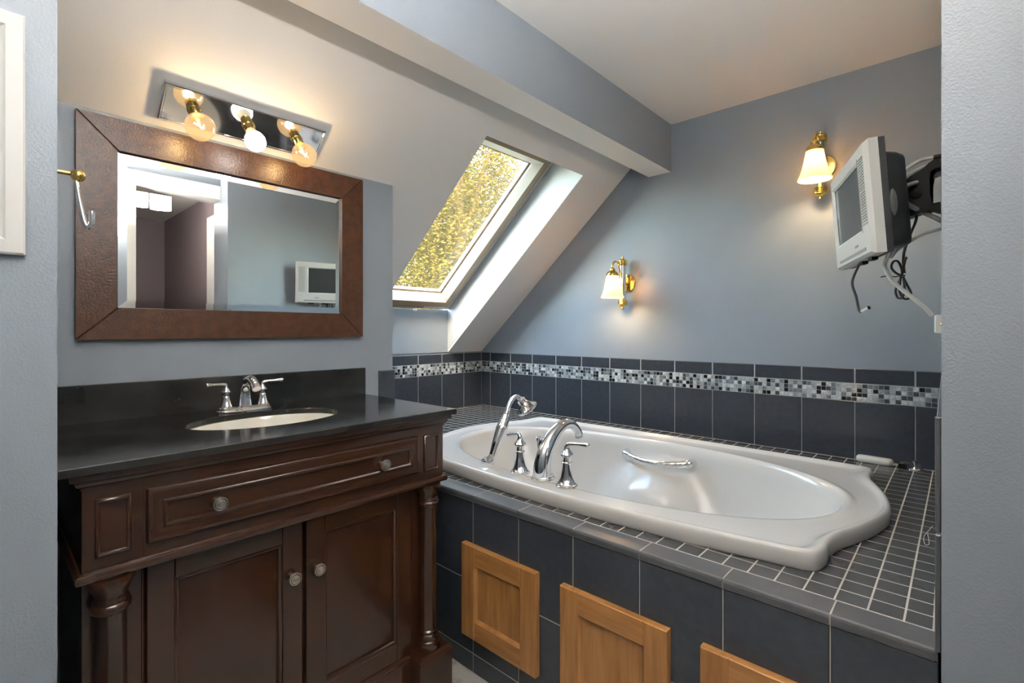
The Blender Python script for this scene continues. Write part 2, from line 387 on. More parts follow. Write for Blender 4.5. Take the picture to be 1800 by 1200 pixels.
# ------------------------------------------------------------------ skylight
WO = Vector((0, YK, zs(YK, SHO)))            # lower edge of the window plane
MW = frame3(WO, (1, 0, 0), SV, -SN)          # u = x, v up the roof, w into the room
VL = (YK - hy) / .751 - .003
win = finish('window_1', lrect(B(), MW, [(S1 + .001, S2 - .001, .001, VL, -.06), (S1 + .001, S2 - .001, .001, VL, .012), (S1 + .034, S2 - .034, .032, VL - .032, .012), (S1 + .034, S2 - .034, .032, VL - .032, -.06)], cap0=False, cap1=False, cyc=True), 'window_grey', None, smooth=False)
tag(win, 'white-framed skylight in the sloped ceiling above the tub', 'skylight', kind='structure')
def ring(u0, u1, v0, v1, prof, m, name, cyc=True):
    return finish(name, lrect(B(), MW, inset(u0, u1, v0, v1, prof), cap0=False, cap1=False, cyc=cyc), m, win, smooth=False)
ring(S1 + .040, S2 - .040, .038, VL - .038, [(0, -.06), (0, .030), (.006, .034), (.050, .034), (.050, -.06)], 'window_tan', 'sash')
ring(S1 + .090, S2 - .090, .088, VL - .088, [(0, .0335), (.040, .000), (.040, -.05), (0, -.05)], 'window_white', 'glazing_bead')
ring(S1 + .130, S2 - .130, .128, VL - .128, [(0, -.008), (.012, -.014), (.012, -.02), (0, -.02)], 'window_tan', 'spacer')
finish('pane', lrect(B(), MW, [(S1 + .128, S2 - .128, .126, VL - .126, -.022), (S1 + .128, S2 - .128, .126, VL - .126, -.018)]), 'pane_glass', win, smooth=False)
b = B(); tube(b, crom([MW @ Vector((x, .018 + dv, .016 + dw)) for x, dv, dw in ((1.70, 0, 0), (1.78, .006, .008), (1.86, .008, .010), (1.94, .006, .008), (2.0, 0, 0))], 5), [.006, .010, .011, .010, .006], 8); finish('vent_bar', b, 'window_tan', win)
b = B(); ball(b, MW @ Vector((1.93, .010, .034)), .013); finish('handle', b, 'window_white', win)
# ------------------------------------------------------------------ bathtub surround: apron, cap, deck
sur = thing('tub_surround', 'slate-grey tiled tub surround with mosaic deck', 'tub surround', (1.84, 1.3, 0))
y0s, y1s = .034, 2.64
def ye(x): return yr(x) + .0095
def skbox(b, x0, x1, y1): quadloop(b, [[Vector((x0, ye(x0), z)), Vector((x1, ye(x1), z)), Vector((x1, y1, z)), Vector((x0, y1, z))] for z in (0, DK - .0003)], cap0=True, cap1=True)
b = B(); skbox(b, XA + .0022, 1.202, YV - .001); skbox(b, 1.202, 1.30, y1s); skbox(b, 2.165, XT - .009, y1s); skbox(b, 1.30, 2.165, .24); box(b, 1.30, 2.165, 1.845, y1s, 0, DK - .0003)
finish('grout_body', b, 'deck_grout', sur, smooth=False)
MA = frame3((XA + .0085, 0, 0), (0, -1, 0), (0, 0, 1), (-1, 0, 0))     # u = -y
jy = [.188 + .2040 * k for k in range(-1, 10)]
ys = [yr(XA) + .003] + [j for j in jy if j > y0s + .01] + [1.776]
ys = [j for j in ys if j <= 1.776]
for a, c in zip(ys[:-1], ys[1:]):
    for z0, z1 in ((.002, .062), (.066, .303), (.307, .572)):
        tile_at('apron_tile', sur, MA, -c + G, -a - G, z0, z1, .0085, 'tile')
    # bullnose cap: rounded front edge
    key = ('cap', round(c - a, 4))
    if key not in TM:
        bm = B(); w = c - a - .003
        poly = [(0, -.0), (0, .012), (.002, .0165), (.006, .019), (.069, .019), (.069, .010), (.0045, .010), (.0045, 0)]
        prism(bm, poly, frame3((0, 0, 0), (1, 0, 0), (0, 0, 1), (0, -1, 0)), -w / 2, w / 2)
        bmesh.ops.recalc_face_normals(bm, faces=bm.faces[:])
        me = bpy.data.meshes.new('cap_tile'); bm.to_mesh(me); bm.free(); me.materials.append(MATS['cap_tile']); TM[key] = me
    inst('cap_tile', TM[key], (XA - .003, (a + c) / 2, DK - .019), sur)
# tub outline
TC = Vector((1.748, 1.035, 0))
endp = [(-.462, .765), (-.447, .792), (-.405, .804), (-.35, .803), (-.28, .814), (-.20, .842), (-.10, .872), (.02, .888), (.14, .872), (.24, .842), (.32, .814), (.39, .803), (.445, .804), (.487, .792), (.502, .765)]
def outline():
    top = crom([(x, y, 0) for x, y in endp], 6)
    back = [Vector((.502 + .016 * (1 - (s / .765) ** 2), s, 0)) for s in [.765 * (1 - 2 * k / 30) for k in range(1, 30)]]
    bot = [Vector((p.x, -p.y, 0)) for p in reversed(top)]
    front = [Vector((-.462 - .068 * (1 - (s / .765) ** 2), s, 0)) for s in [-.765 * (1 - 2 * k / 30) for k in range(1, 30)]]
    return top + back + bot + front
OUT = outline(); NO = len(OUT)
NRM = []
for i in range(NO):
    t = (OUT[(i + 1) % NO] - OUT[i - 1]).normalized(); nn = Vector((t.y, -t.x, 0))
    if nn.dot(OUT[i]) > 0: nn = -nn
    NRM.append(nn)
def inside(x, y, g=0):
    p = Vector((x - TC.x, y - TC.y, 0)); c = False
    for i in range(NO):
        a, d = OUT[i], OUT[i - 1]
        if (a.y > p.y) != (d.y > p.y) and p.x < (d.x - a.x) * (p.y - a.y) / (d.y - a.y) + a.x: c = not c
    return c
# deck mosaic
PD = .0563
cand = []
for i in range(25):
    for j in range(48):
        x0, x1 = 1.1945 + i * PD, min(1.1945 + (i + 1) * PD, XT - .0095); yy0 = max(.0235 + j * PD, ye(x1) + .001); yy1 = min(.0235 + (j + 1) * PD, y1s)
        if x1 - x0 < .01 or yy1 - yy0 < .008: continue
        if all(inside(x, y) for x in (x0, x1) for y in (yy0, yy1)): continue
        if x0 < 1.2 and yy1 > YV: continue
        vis = not (yy0 > 1.95 and x0 < 1.3)
        cand.append((not vis, depth((x0, yy0, DK)), x0, x1, yy0, yy1))
cand.sort()
MD = frame3((0, 0, DK - .0075), (1, 0, 0), (0, 1, 0), (0, 0, 1)); bmr = B()
for k, (_, _, x0, x1, yy0, yy1) in enumerate(cand):
    g = .0011
    if k < 300: tile_at('deck_tile', sur, MD, x0 + g, x1 - g, yy0 + g, yy1 - g, .0075, 'deck_tile', .001)
    else: lrect(bmr, MD, [(x0 + g, x1 - g, yy0 + g, yy1 - g, 0), (x0 + g, x1 - g, yy0 + g, yy1 - g, .0065), (x0 + 2 * g, x1 - 2 * g, yy0 + 2 * g, yy1 - 2 * g, .0075)], cap0=False)
o = finish('deck_tiles', bmr, 'deck_tile', sur, smooth=False); o['kind'] = 'stuff'
# ------------------------------------------------------------------ bathtub
tub = thing('bathtub', 'white acrylic drop-in bathtub with scalloped rim and oval basin', 'bathtub', (TC.x, TC.y, DK))
OC = Vector((-.018, 0, 0)); OA, OB = .395, .775
def oval(i, da=0, a=OA, bb=OB, ex=2.25, cc=OC):
    d = OUT[i] - cc; th = math.atan2(d.y / (bb / a), d.x)
    c, s = math.cos(th), math.sin(th)
    k = (abs(c) ** ex + abs(s) ** ex) ** (-1 / ex)
    return Vector((cc.x + (a + da) * k * c, cc.y + (bb + da) * k * s, 0))
loops = []
def addl(f, z): loops.append([TC + f(i) + Vector((0, 0, z(i) if callable(z) else z)) for i in range(NO)])
for ins, z in ((.004, DK + .0005), (0, DK + .006), (0, DK + .032), (.0015, DK + .040), (.005, DK + .0455), (.011, DK + .0475)):
    addl(lambda i, ins=ins: OUT[i] + NRM[i] * ins, z)
for tt, z in ((.07, DK + .0460), (.13, DK + .0405), (.19, DK + .0365), (.30, DK + .0358), (.5, DK + .0362)):
    addl(lambda i, tt=tt: (OUT[i] + NRM[i] * .011).lerp(oval(i, .042), tt), z)
def far(i):
    k = min(1, max(0, (OUT[i].x + .30) / .35)); return k * k * (3 - 2 * k)
for da, z0, dz in ((.040, .0362, .0003), (.032, .0362, .0013), (.025, .0362, .0053), (.014, .0362, .0058), (.005, .0340, .0040), (-.004, .024, 0), (-.012, -.004, 0)):
    addl(lambda i, da=da: oval(i, da), lambda i, z0=z0, dz=dz: DK + z0 + dz * far(i))
NB = 16
for k in range(1, NB + 1):
    t = k / NB; z = DK - .42 * t
    sh = .012 + .115 * (t ** 1.25) + .05 * max(0, t - .8) * 5 * (t - .8) * 5
    se = .012 + .23 * t + .06 * max(0, t - .8) * 5 * (t - .8) * 5
    def f(i, t=t, sh=sh, se=se):
        p = oval(i, 0, OA - sh, OB - se, 2.3)
        sg = .085 + .24 * t; w = math.exp(-abs((p.y + .03) / sg) ** 3) * min(1, max(0, (t - .05) / .3)) * .15
        if abs(p.x) > .05: p.x -= math.copysign(w, p.x) * min(1, abs(p.x) / .25)
        return p
    addl(f, z)
base = loops[-1]; cen = sum(base, Vector()) / NO
for s, dz in ((.9, -.012), (.6, -.018), (.25, -.02), (.02, -.02)):
    loops.append([cen + (p - cen) * s + Vector((0, 0, dz)) for p in base])
b = B(); quadloop(b, loops, cap1=True); finish('tub_shell', b, 'tub_acrylic', tub, ang=75)
b = B(); lathe(b, [(.03, 0), (.03, .004), (.022, .007), (.001, .007)], Matrix.Translation((TC.x, TC.y + .35, DK - .438))); finish('drain', b, 'chrome', tub)
# grab bar inside the basin
gb = thing('grab_bar', 'curved chrome grab bar with carved leaf pattern inside the tub', 'grab bar', on(1155, 812, 0, 2.04))
g0, g1 = on(1099, 796, 0, 2.085), on(1214, 816, 0, 2.075)
mid = [g0.lerp(g1, t) + Vector((-.055 * math.sin(math.pi * t) ** .8, 0, -.012 * math.sin(math.pi * t))) for t in (.08, .25, .45, .65, .85, .95)]
pts = crom([g0 + Vector((.02, 0, .004))] + [g0 + Vector((-.008, -.004, 0))] + mid + [g1 + Vector((-.004, .0, 0)), g1 + Vector((.022, 0, 0))], 6)
b = B(); tube(b, pts, [.017, .019, .018, .0165, .016, .016, .018, .022, .022], 16, flat=.8); finish('bar', b, 'chrome_carved', gb)
for p in (g0, g1):
    b = B(); lathe(b, [(.019, 0), (.018, .005), (.013, .008)], axis(p + Vector((.022, 0, 0)), (-1, 0, 0)), 20); finish('mounting_flange', b, 'chrome', gb)
# ------------------------------------------------------------------ deck-mounted tub fittings
ZR = DK + .0368
def lever_handle(at, d, label, lift=.15, s=1.0, group=None, name='tub_tap'):
    t = thing(name, label, 'tap', at, group); A = Vector(at); M = Matrix.Translation(A) @ Matrix.Diagonal((1.2 * s, 1.2 * s, s, 1))
    b = B(); lathe(b, [(.030, 0), (.030, .004), (.027, .006), (.027, .009), (.023, .013), (.017, .030), (.0125, .055), (.0105, .074), (.0150, .076), (.0150, .080), (.0115, .082)], M, 32); finish('base', b, 'chrome', t)
    b = B(); lathe(b, [(.0115, .082), (.0110, .088), (.0125, .098), (.018, .103), (.018, .107), (.011, .118), (.007, .126), (.0065, .134)], M, 32); finish('hub', b, 'chrome', t)
    d = Vector(d).normalized(); p0 = A + Vector((0, 0, .128 * s))
    pts = crom([p0, p0 + Vector((0, 0, .010 * s)) + d * .006 * s, p0 + d * .022 * s + Vector((0, 0, (.014 + lift * .02) * s)), p0 + d * .05 * s + Vector((0, 0, (.014 + lift * .05) * s)), p0 + d * .078 * s + Vector((0, 0, (.014 + lift * .08) * s)), p0 + d * .084 * s + Vector((0, 0, (.014 + lift * .085) * s))], 5)
    b = B(); tube(b, pts, [.0075 * s, .0072 * s, .0056 * s, .0058 * s, .0086 * s, .004 * s], 14); finish('lever', b, 'chrome', t)
    return t
h1 = on(914, 831, 2, ZR); h2 = on(996, 854, 2, ZR); sp = on(955, 841, 2, ZR); hs = on(857, 814, 2, ZR)
lever_handle(h1, (.28, .96, 0), 'chrome tub tap pointing towards the skylight, between hand shower and tub spout', -.22)
lever_handle(h2, (.10, -1, 0), 'chrome tub tap beside the spout, lever pointing towards the television end', .05)
t = thing('tub_spout', 'tall curved chrome tub spout rising from the rim', 'faucet', sp)
b = B(); lathe(b, [(.043, 0), (.043, .004), (.039, .006), (.039, .010), (.036, .014), (.030, .016)], Matrix.Translation(sp), 36); finish('flange', b, 'chrome', t)
pts = crom([sp + Vector(p) for p in ((-.006, 0, .008), (-.004, 0, .05), (.020, 0, .105), (.065, 0, .150), (.120, 0, .172), (.170, 0, .165), (.205, 0, .138), (.216, 0, .120))], 6)
b = B(); tube(b, pts, [.034, .0325, .0290, .0245, .0200, .0165, .0150, .0155], 24, flat=.92); finish('neck', b, 'chrome', t)
b = B(); lathe(b, [(.0135, 0), (.0145, .006), (.0145, .014), (.010, .014)], axis(sp + Vector((.214, 0, .124)), (.28, 0, -.95)), 20); finish('aerator', b, 'pewter', t)
b = B(); lathe(b, [(.004, 0), (.0045, .03), (.007, .045), (.0105, .056), (.0105, .062), (.006, .066)], Matrix.Translation(sp + Vector((.012, .030, .075))), 16)
tube(b, [sp + Vector((.012, .030, .08)), sp + Vector((.010, .012, .07))], .005, 8); finish('diverter_knob', b, 'chrome', t)
b = B(); lathe(b, [(.005, 0), (.005, .002), (.002, .003)], axis(sp + Vector((-.028, .010, .020)), (-.95, .3, .1)), 12); finish('set_screw', b, 'pewter_dark', t)
# hand shower
t = thing('hand_shower', 'chrome hand shower leaning in its rim holder', 'hand shower', hs)
b = B(); lathe(b, [(.026, 0), (.027, .004), (.025, .013), (.016, .021), (.009, .022)], Matrix.Translation(hs), 28); finish('holder', b, 'chrome', t)
def hp(px, py, x): return on(px, py, 0, x)
H = [hs + Vector((0, 0, .014)), hp(866, 800, 1.325), hp(875, 772, 1.355), hp(887, 738, 1.395), hp(890, 727, 1.402), hp(894, 714, 1.415), hp(900, 702, 1.432), hp(909, 697, 1.455), hp(917, 704, 1.472)]
b = B(); tube(b, crom([H[0], H[0].lerp(H[1], .5), H[1]], 4), [.009, .011, .009], 14); finish('joint', b, 'pewter', t)
b = B(); tube(b, crom([H[1], H[1].lerp(H[2], .3), H[2], H[2].lerp(H[3], .6), H[3], H[4]], 6), [.014, .0150, .0185, .0225, .0200, .011], 20); finish('grip', b, 'chrome', t)
b = B(); tube(b, crom(H[4:], 6), [.0105, .0092, .0092, .0105], 14); finish('neck', b, 'chrome', t)
hd = Vector((.48, -.34, -.82)).normalized(); hc = H[-1] + hd * .008
b = B(); lathe(b, [(.012, -.018), (.017, -.014), (.018, .002), (.023, .009), (.034, .020), (.044, .028), (.0445, .035), (.0415, .038)], axis(hc, hd), 36); finish('head', b, 'chrome', t)
b = B(); lathe(b, [(.040, 0), (.034, .003), (.014, .004), (.001, .004)], axis(hc + hd * .037, hd), 36); finish('spray_face', b, 'pewter', t)
b = B(); lathe(b, [(.009, 0), (.011, .004), (.007, .010), (.001, .011)], axis(hc - hd * .016, -hd), 18); finish('selector_knob', b, 'chrome', t)
# ------------------------------------------------------------------ access panels on the apron
def access_panel(ya, yb, z0, z1, label):
    t = thing('access_panel', label, 'access panel', (XA - .01, (ya + yb) / 2, z0), 'maple access panels on the tub apron')
    M = frame3((XA - .0004, 0, 0), (0, -1, 0), (0, 0, 1), (-1, 0, 0)); s = .062
    def piece(n, u0, u1, v0, v1, m, th=.020, bv=.002):
        b = B(); lrect(b, M, inset(u0, u1, v0, v1, [(0, 0), (0, th - bv), (bv, th)])); finish(n, b, m, t)
    U0, U1 = -yb, -ya
    piece('stile', U0, U0 + s, z0, z1, 'maple_v'); piece('stile', U1 - s, U1, z0, z1, 'maple_v')
    piece('rail', U0 + s, U1 - s, z0, z0 + s, 'maple_h'); piece('rail', U0 + s, U1 - s, z1 - s, z1, 'maple_h')
    piece('panel', U0 + s, U1 - s, z0 + s, z1 - s, 'maple_v', .0095, .0005)
    b = B(); lrect(b, M, inset(U0 + s, U1 - s, z0 + s, z1 - s, [(0, .0185), (.007, .0097)]), cap0=False, cap1=False); finish('inner_bevel', b, 'maple_v', t, smooth=False)
access_panel(.919, 1.243, .128, .435, 'maple shaker access panel on the apron next to the vanity')
access_panel(.513, .830, .128, .435, 'maple shaker access panel in the middle of the dark tiled apron')
access_panel(.118, .435, .128, .435, 'maple shaker access panel at the foot end of the tub apron')
# ------------------------------------------------------------------ vanity cabinet
VC = .5715
van = thing('vanity_cabinet', 'dark mahogany vanity cabinet with turned corner columns', 'vanity', (VC, 1.48, 0))
FX = frame3((0, 0, 0), (1, 0, 0), (0, 0, 1), (0, -1, 0))      # u=x v=z w=-y
def fy(y): return Matrix.Translation((0, y, 0)) @ FX
XF0, XF1 = .135, 1.008
b = B(); box(b, .150, .168, 1.262, 1.755, .09, .850); box(b, .975, .993, 1.262, 1.755, .09, .850); box(b, .168, .975, 1.27, 1.755, .10, .118); box(b, .168, .975, 1.740, 1.755, .118, .850); box(b, .168, .975, 1.264, 1.27, .118, .70)
finish('carcass', b, 'vanity_wood', van, smooth=False)
b = B(); box(b, XF0 + .0945, XF1 - .0945, 1.2220, 1.27, .690, .8476); finish('frieze_rail', b, 'vanity_wood_x', van, smooth=False)
for x0, x1 in ((XF0, XF0 + .094), (XF1 - .094, XF1)):
    b = B(); box(b, x0, x1, 1.222, 1.75, .690, .8476, .001); fb = finish('frieze_block', b, 'vanity_wood', van, smooth=False)
    b = B(); lrect(b, fy(1.222), inset(x0 + .0185, x1 - .0185, .712, .825, [(0, 0), (.001, .004), (.0045, .0062), (.0075, .0045), (.0085, .0004)]), cap0=False, cap1=True); finish('bead_frame', b, 'vanity_wood', fb, ang=60)
# drawer
b = B(); lrect(b, fy(1.222), inset(.2345, .9085, .717, .8275, [(0, 0), (0, .008), (.002, .011), (.006, .0125), (.009, .0115), (.026, .0115), (.027, .0135), (.031, .0150), (.035, .0125), (.036, .0075), (.040, .0070)]), cap0=False); drw = finish('drawer', b, 'vanity_wood_x', van, ang=50)
def knob(p, parent):
    M = axis(p, (0, -1, 0))
    b = B(); lathe(b, [(.006, 0), (.005, .008), (.0065, .012), (.0125, .015), (.0150, .018), (.0155, .021), (.0145, .0235), (.0125, .0240)], M, 28); k = finish('knob', b, 'pewter', parent)
    return M
def knobface(M, parent):
    b = B(); lathe(b, [(.0128, .0238), (.0115, .0248), (.0105, .0238), (.0080, .0238)], M, 28, cap0=False, cap1=True); finish('knob_groove', b, 'pewter_dark', parent)
    b = B(); lathe(b, [(.0078, .0235), (.0072, .0262), (.0062, .0262), (.0056, .0252), (.0048, .0252), (.0040, .0268), (.001, .0270)], M, 24, cap0=False); finish('knob_cap', b, 'pewter', parent)
for x in (.362, .780): M = knob((x, 1.222 - .0072, .770), drw); knobface(M, drw)
# doors
def vdoor(x0, x1, kx):
    y = 1.262; z0, z1, s, st = .158, .668, .052, .050; M = fy(y)
    b = B(); lrect(b, M, inset(x0 + st, x1 - st, z0 + s, z1 - s, [(0, -.002), (0, .0055), (.001, .006)])); d = finish('door', b, 'vanity_wood', van)
    for n, u0, u1, v0, v1, m in (('stile', x0, x0 + st, z0, z1, 'vanity_wood'), ('stile', x1 - st, x1, z0, z1, 'vanity_wood'), ('rail', x0 + st, x1 - st, z0, z0 + s, 'vanity_wood_x'), ('rail', x0 + st, x1 - st, z1 - s, z1, 'vanity_wood_x')):
        b = B(); lrect(b, M, inset(u0 + .0003, u1 - .0003, v0 + .0003, v1 - .0003, [(0, -.002), (0, .0135), (.0012, .015)])); finish(n, b, m, d)
    b = B(); lrect(b, M, inset(x0 + st, x1 - st, z0 + s, z1 - s, [(0, .0125), (.003, .0142), (.007, .0120), (.009, .0062)]), cap0=False, cap1=False); finish('inner_bead', b, 'vanity_wood', d, ang=60)
    K = knob((kx, y - .0148, .528), d); knobface(K, d)
vdoor(.2395, .5665, .5395); vdoor(.5765, .9035, .6035)
# pilaster plates, columns, plinths
for cx, x0, x1 in ((.180, XF0 + .004, .2335), (.963, .9095, XF1 - .004)):
    b = B(); box(b, x0, x1, 1.258, 1.30, .13, .672); finish('pilaster', b, 'vanity_wood', van, smooth=False)
    b = B(); xx = .2355 if cx < .5 else .9075; tube(b, [Vector((xx, 1.258, .16)), Vector((xx, 1.258, .668))], .0032, 8); finish('bead', b, 'vanity_wood', van)
    r = .0255
    prof = [(.033, .155), (.0335, .158), (.036, .165), (.0365, .173), (.034, .181), (.030, .184), (.031, .189), (.0325, .194), (.031, .199), (.0275, .203), (.0275, .207), (.0295, .209), (.0295, .213), (r, .217), (r + .0005, .35), (r, .595), (.0285, .599), (.0325, .603), (.0335, .609), (.0325, .614), (.0295, .617), (.0300, .621), (.0285, .624), (.0265, .628), (.0275, .635), (.0330, .646), (.0375, .655), (.0385, .661), (.0375, .670)]
    b = B(); lathe(b, prof, Matrix.Translation((cx, 1.238, 0)), 40); finish('column', b, 'vanity_wood', van, ang=40)
def sweep(x0, x1, yf, yb, prof, m, name, caps=True):
    L = []; prof = list(prof)
    if caps:
        for o_, z in prof: L.append([Vector((x0 - o_, yb, z)), Vector((x0 - o_, yf - o_, z)), Vector((x1 + o_, yf - o_, z)), Vector((x1 + o_, yb, z))])
    else:       # open U: a strip of moulding along the two sides and the front
        prof += [(-.012, prof[-1][1]), (-.012, prof[0][1])]
        for sx, y in ((-1, 0), (-1, 1), (1, 1), (1, 0)): L.append([Vector(((x0 - o_) if sx < 0 else (x1 + o_), (yf - o_) if y else yb, z)) for o_, z in prof])
    b = B(); quadloop(b, L, closed=True, cap0=True, cap1=True); return finish(name, b, m, van, ang=28)
sweep(XF0, XF1, 1.222, 1.755, [(0, .8470), (.003, .8472), (.003, .8515), (.006, .853), (.010, .857), (.0115, .8615), (.0115, .8645), (.017, .866), (.0195, .869), (.0195, .8805), (.0, .8805)], 'vanity_wood_x', 'crown_moulding', False)
sweep(XF0, XF1, 1.222, 1.755, [(0, .6712), (.0085, .6712), (.0105, .674), (.0115, .679), (.0095, .6855), (.005, .689), (0, .6902)], 'vanity_wood_x', 'ledge_moulding', False)
bprof = [(0, 0), (0, .134), (.0, .136), (-.003, .140), (-.002, .145), (-.006, .150), (-.008, .1545), (-.02, .1550)]
sweep(.2395, .9035, 1.243, 1.30, bprof, 'vanity_wood_x', 'base_rail')
for x0, x1 in ((.118, .2425), (.9005, 1.025)): sweep(x0, x1, 1.196, 1.33, bprof, 'vanity_wood', 'plinth')
b = B(); box(b, .15, .993, 1.33, 1.75, 0, .09); finish('toe_base', b, 'vanity_dark', van, smooth=False)
# countertop with oval cut-out and backsplash
ctp = thing('countertop', 'black granite vanity top with backsplash', 'countertop', (VC, 1.48, .881))
CX0, CX1, CY0, CY1, CZ0, CZ1 = .0995, 1.045, 1.197, 1.755, .8808, .897
SX, SY, SA, SB = .5715, 1.478, .205, .137
angs = sorted(set([2 * math.pi * k / 72 for k in range(72)] + [math.atan2(y - SY, x - SX) % (2 * math.pi) for x in (CX0, CX1) for y in (CY0, CY1)]))
def rectpt(a, g):
    c, s = math.cos(a), math.sin(a); k = 1e9
    if abs(c) > 1e-9: k = min(k, ((CX1 - g - SX) if c > 0 else (CX0 + g - SX)) / c)
    if abs(s) > 1e-9: k = min(k, ((CY1 - g - SY) if s > 0 else (CY0 + g - SY)) / s)
    return Vector((SX + c * k, SY + s * k, 0))
def ovl(a, g):
    c, s = math.cos(a), math.sin(a); k = 1 / math.sqrt((c / (SA + g)) ** 2 + (s / (SB + g)) ** 2); return Vector((SX + c * k, SY + s * k, 0))
Z = lambda z: Vector((0, 0, z))
L = [[ovl(a, 0) + Z(CZ0) for a in angs], [ovl(a, 0) + Z(CZ1 - .002) for a in angs], [ovl(a, .002) + Z(CZ1) for a in angs], [rectpt(a, .002) + Z(CZ1) for a in angs], [rectpt(a, 0) + Z(CZ1 - .002) for a in angs], [rectpt(a, 0) + Z(CZ0) for a in angs]]
b = B(); quadloop(b, L, cyc=True); finish('slab', b, 'granite', ctp, smooth=False)
b = B(); box(b, CX0, 1.052, 1.7555, YV - .0005, CZ0, 1.0, .0015); finish('backsplash', b, 'granite', ctp, smooth=False)
# sink
snk = thing('sink_basin', 'cream oval undermount sink in the black vanity top', 'sink', (SX, SY, .73))
L = []
for g, z in ((.018, .8800), (-.004, .8800), (-.008, .868), (-.014, .84), (-.028, .805), (-.055, .775), (-.09, .757), (-.115, .751)): L.append([ovl(a, g) + Z(z) for a in angs])
for g, z in ((-.115, .741), (-.05, .765), (-.02, .80), (-.006, .84), (.004, .87), (.018, .874)): L.append([ovl(a, g) + Z(z) for a in angs])
inner = L[:8]
b = B(); quadloop(b, inner, cap1=True); quadloop(b, L[8:], cap0=True); quadloop(b, [inner[0], L[-1]])
finish('bowl', b, 'porcelain', snk, ang=60)
b = B(); lathe(b, [(.021, 0), (.021, .003), (.013, .004), (.012, .001), (.001, .001)], Matrix.Translation((SX, SY, .7515)), 24); finish('drain', b, 'chrome', snk)
# sink faucet
FYc = 1.662; CZ1 += .0004; fct = thing('sink_faucet', 'chrome two-lever centerset faucet behind the sink', 'faucet', (VC, FYc, CZ1))
b = B()
def stad(hw, r, z): return [Vector((VC + math.copysign(hw, math.cos(a)) + r * math.cos(a), FYc + r * math.sin(a), CZ1 + z)) for a in [2 * math.pi * (k + .5) / 32 for k in range(32)]]
quadloop(b, [stad(.054, .0265, 0), stad(.054, .0265, .005), stad(.053, .0235, .008), stad(.053, .0235, .013), stad(.052, .020, .017), stad(.05, .015, .0175)], cap0=True, cap1=True); finish('base_plate', b, 'chrome', fct)
for s in (-1, 1):
    A = Vector((VC + s * .053, FYc, CZ1 + .0165)); M = Matrix.Translation(A)
    b = B(); lathe(b, [(.018, 0), (.0175, .003), (.014, .012), (.0105, .028), (.0100, .032), (.0085, .034), (.0085, .040), (.0135, .044), (.0135, .047), (.0085, .054), (.0055, .060), (.005, .066)], M, 26); hb = finish('handle', b, 'chrome', fct)
    p0 = A + Z(.062); pts = crom([p0, p0 + Vector((s * .003, -.001, .007)), p0 + Vector((s * .016, -.004, .0095)), p0 + Vector((s * .038, -.010, .0105)), p0 + Vector((s * .056, -.015, .011)), p0 + Vector((s * .060, -.016, .011))], 5)
    b = B(); tube(b, pts, [.0052, .0050, .0042, .0045, .0066, .003], 12); finish('lever', b, 'chrome', hb)
A = Vector((VC, FYc, CZ1 + .015))
pts = crom([A + Vector(p) for p in ((0, 0, 0), (0, .001, .03), (0, -.004, .058), (0, -.022, .079), (0, -.050, .086), (0, -.080, .076), (0, -.098, .060))], 6)
b = B(); tube(b, pts, [.021, .0175, .0145, .0130, .0125, .0120, .0125], 20, flat=.95); finish('spout', b, 'chrome', fct)
b = B(); lathe(b, [(.003, 0), (.003, .05), (.006, .054), (.006, .060), (.002, .063)], Matrix.Translation(A + Vector((0, .022, 0))), 12); finish('lift_rod', b, 'chrome', fct)
# ------------------------------------------------------------------ mirror
mir = thing('wall_mirror', 'wide mirror with brown leather frame hanging over the vanity', 'mirror', (.609, YV, 1.124))
MX0, MX1, MZ0, MZ1, FW = .181, 1.0385, 1.1235, 1.746, .0895
M = fy(YV)
corn = [(MX0, MZ0), (MX1, MZ0), (MX1, MZ1), (MX0, MZ1)]; inn = [(MX0 + FW, MZ0 + FW), (MX1 - FW, MZ0 + FW), (MX1 - FW, MZ1 - FW), (MX0 + FW, MZ1 - FW)]
for k in range(4):
    j = (k + 1) % 4; P = [corn[k], corn[j], inn[j], inn[k]]
    c = Vector((sum(p[0] for p in P) / 4, sum(p[1] for p in P) / 4))
    g = .0006
    def sh(p, s): return ((Vector(p) - c) * s + c)
    b = B(); quadloop(b, [[M @ Vector((*sh(p, 1 - g), w)) for p in P] for w in (.0005, .022)] + [[M @ Vector((*(Vector(p) + (c - Vector(p)).normalized() * .003), .0245)) for p in P]], cap0=True, cap1=True)
    finish('frame_side', b, 'leather', mir, smooth=False)
g0 = FW + .0008
b = B(); lrect(b, M, inset(MX0, MX1, MZ0, MZ1, [(g0, .002), (g0, .0135), (g0 + .021, .0152)])); finish('mirror_pane', b, 'mirror_glass', mir, smooth=False)
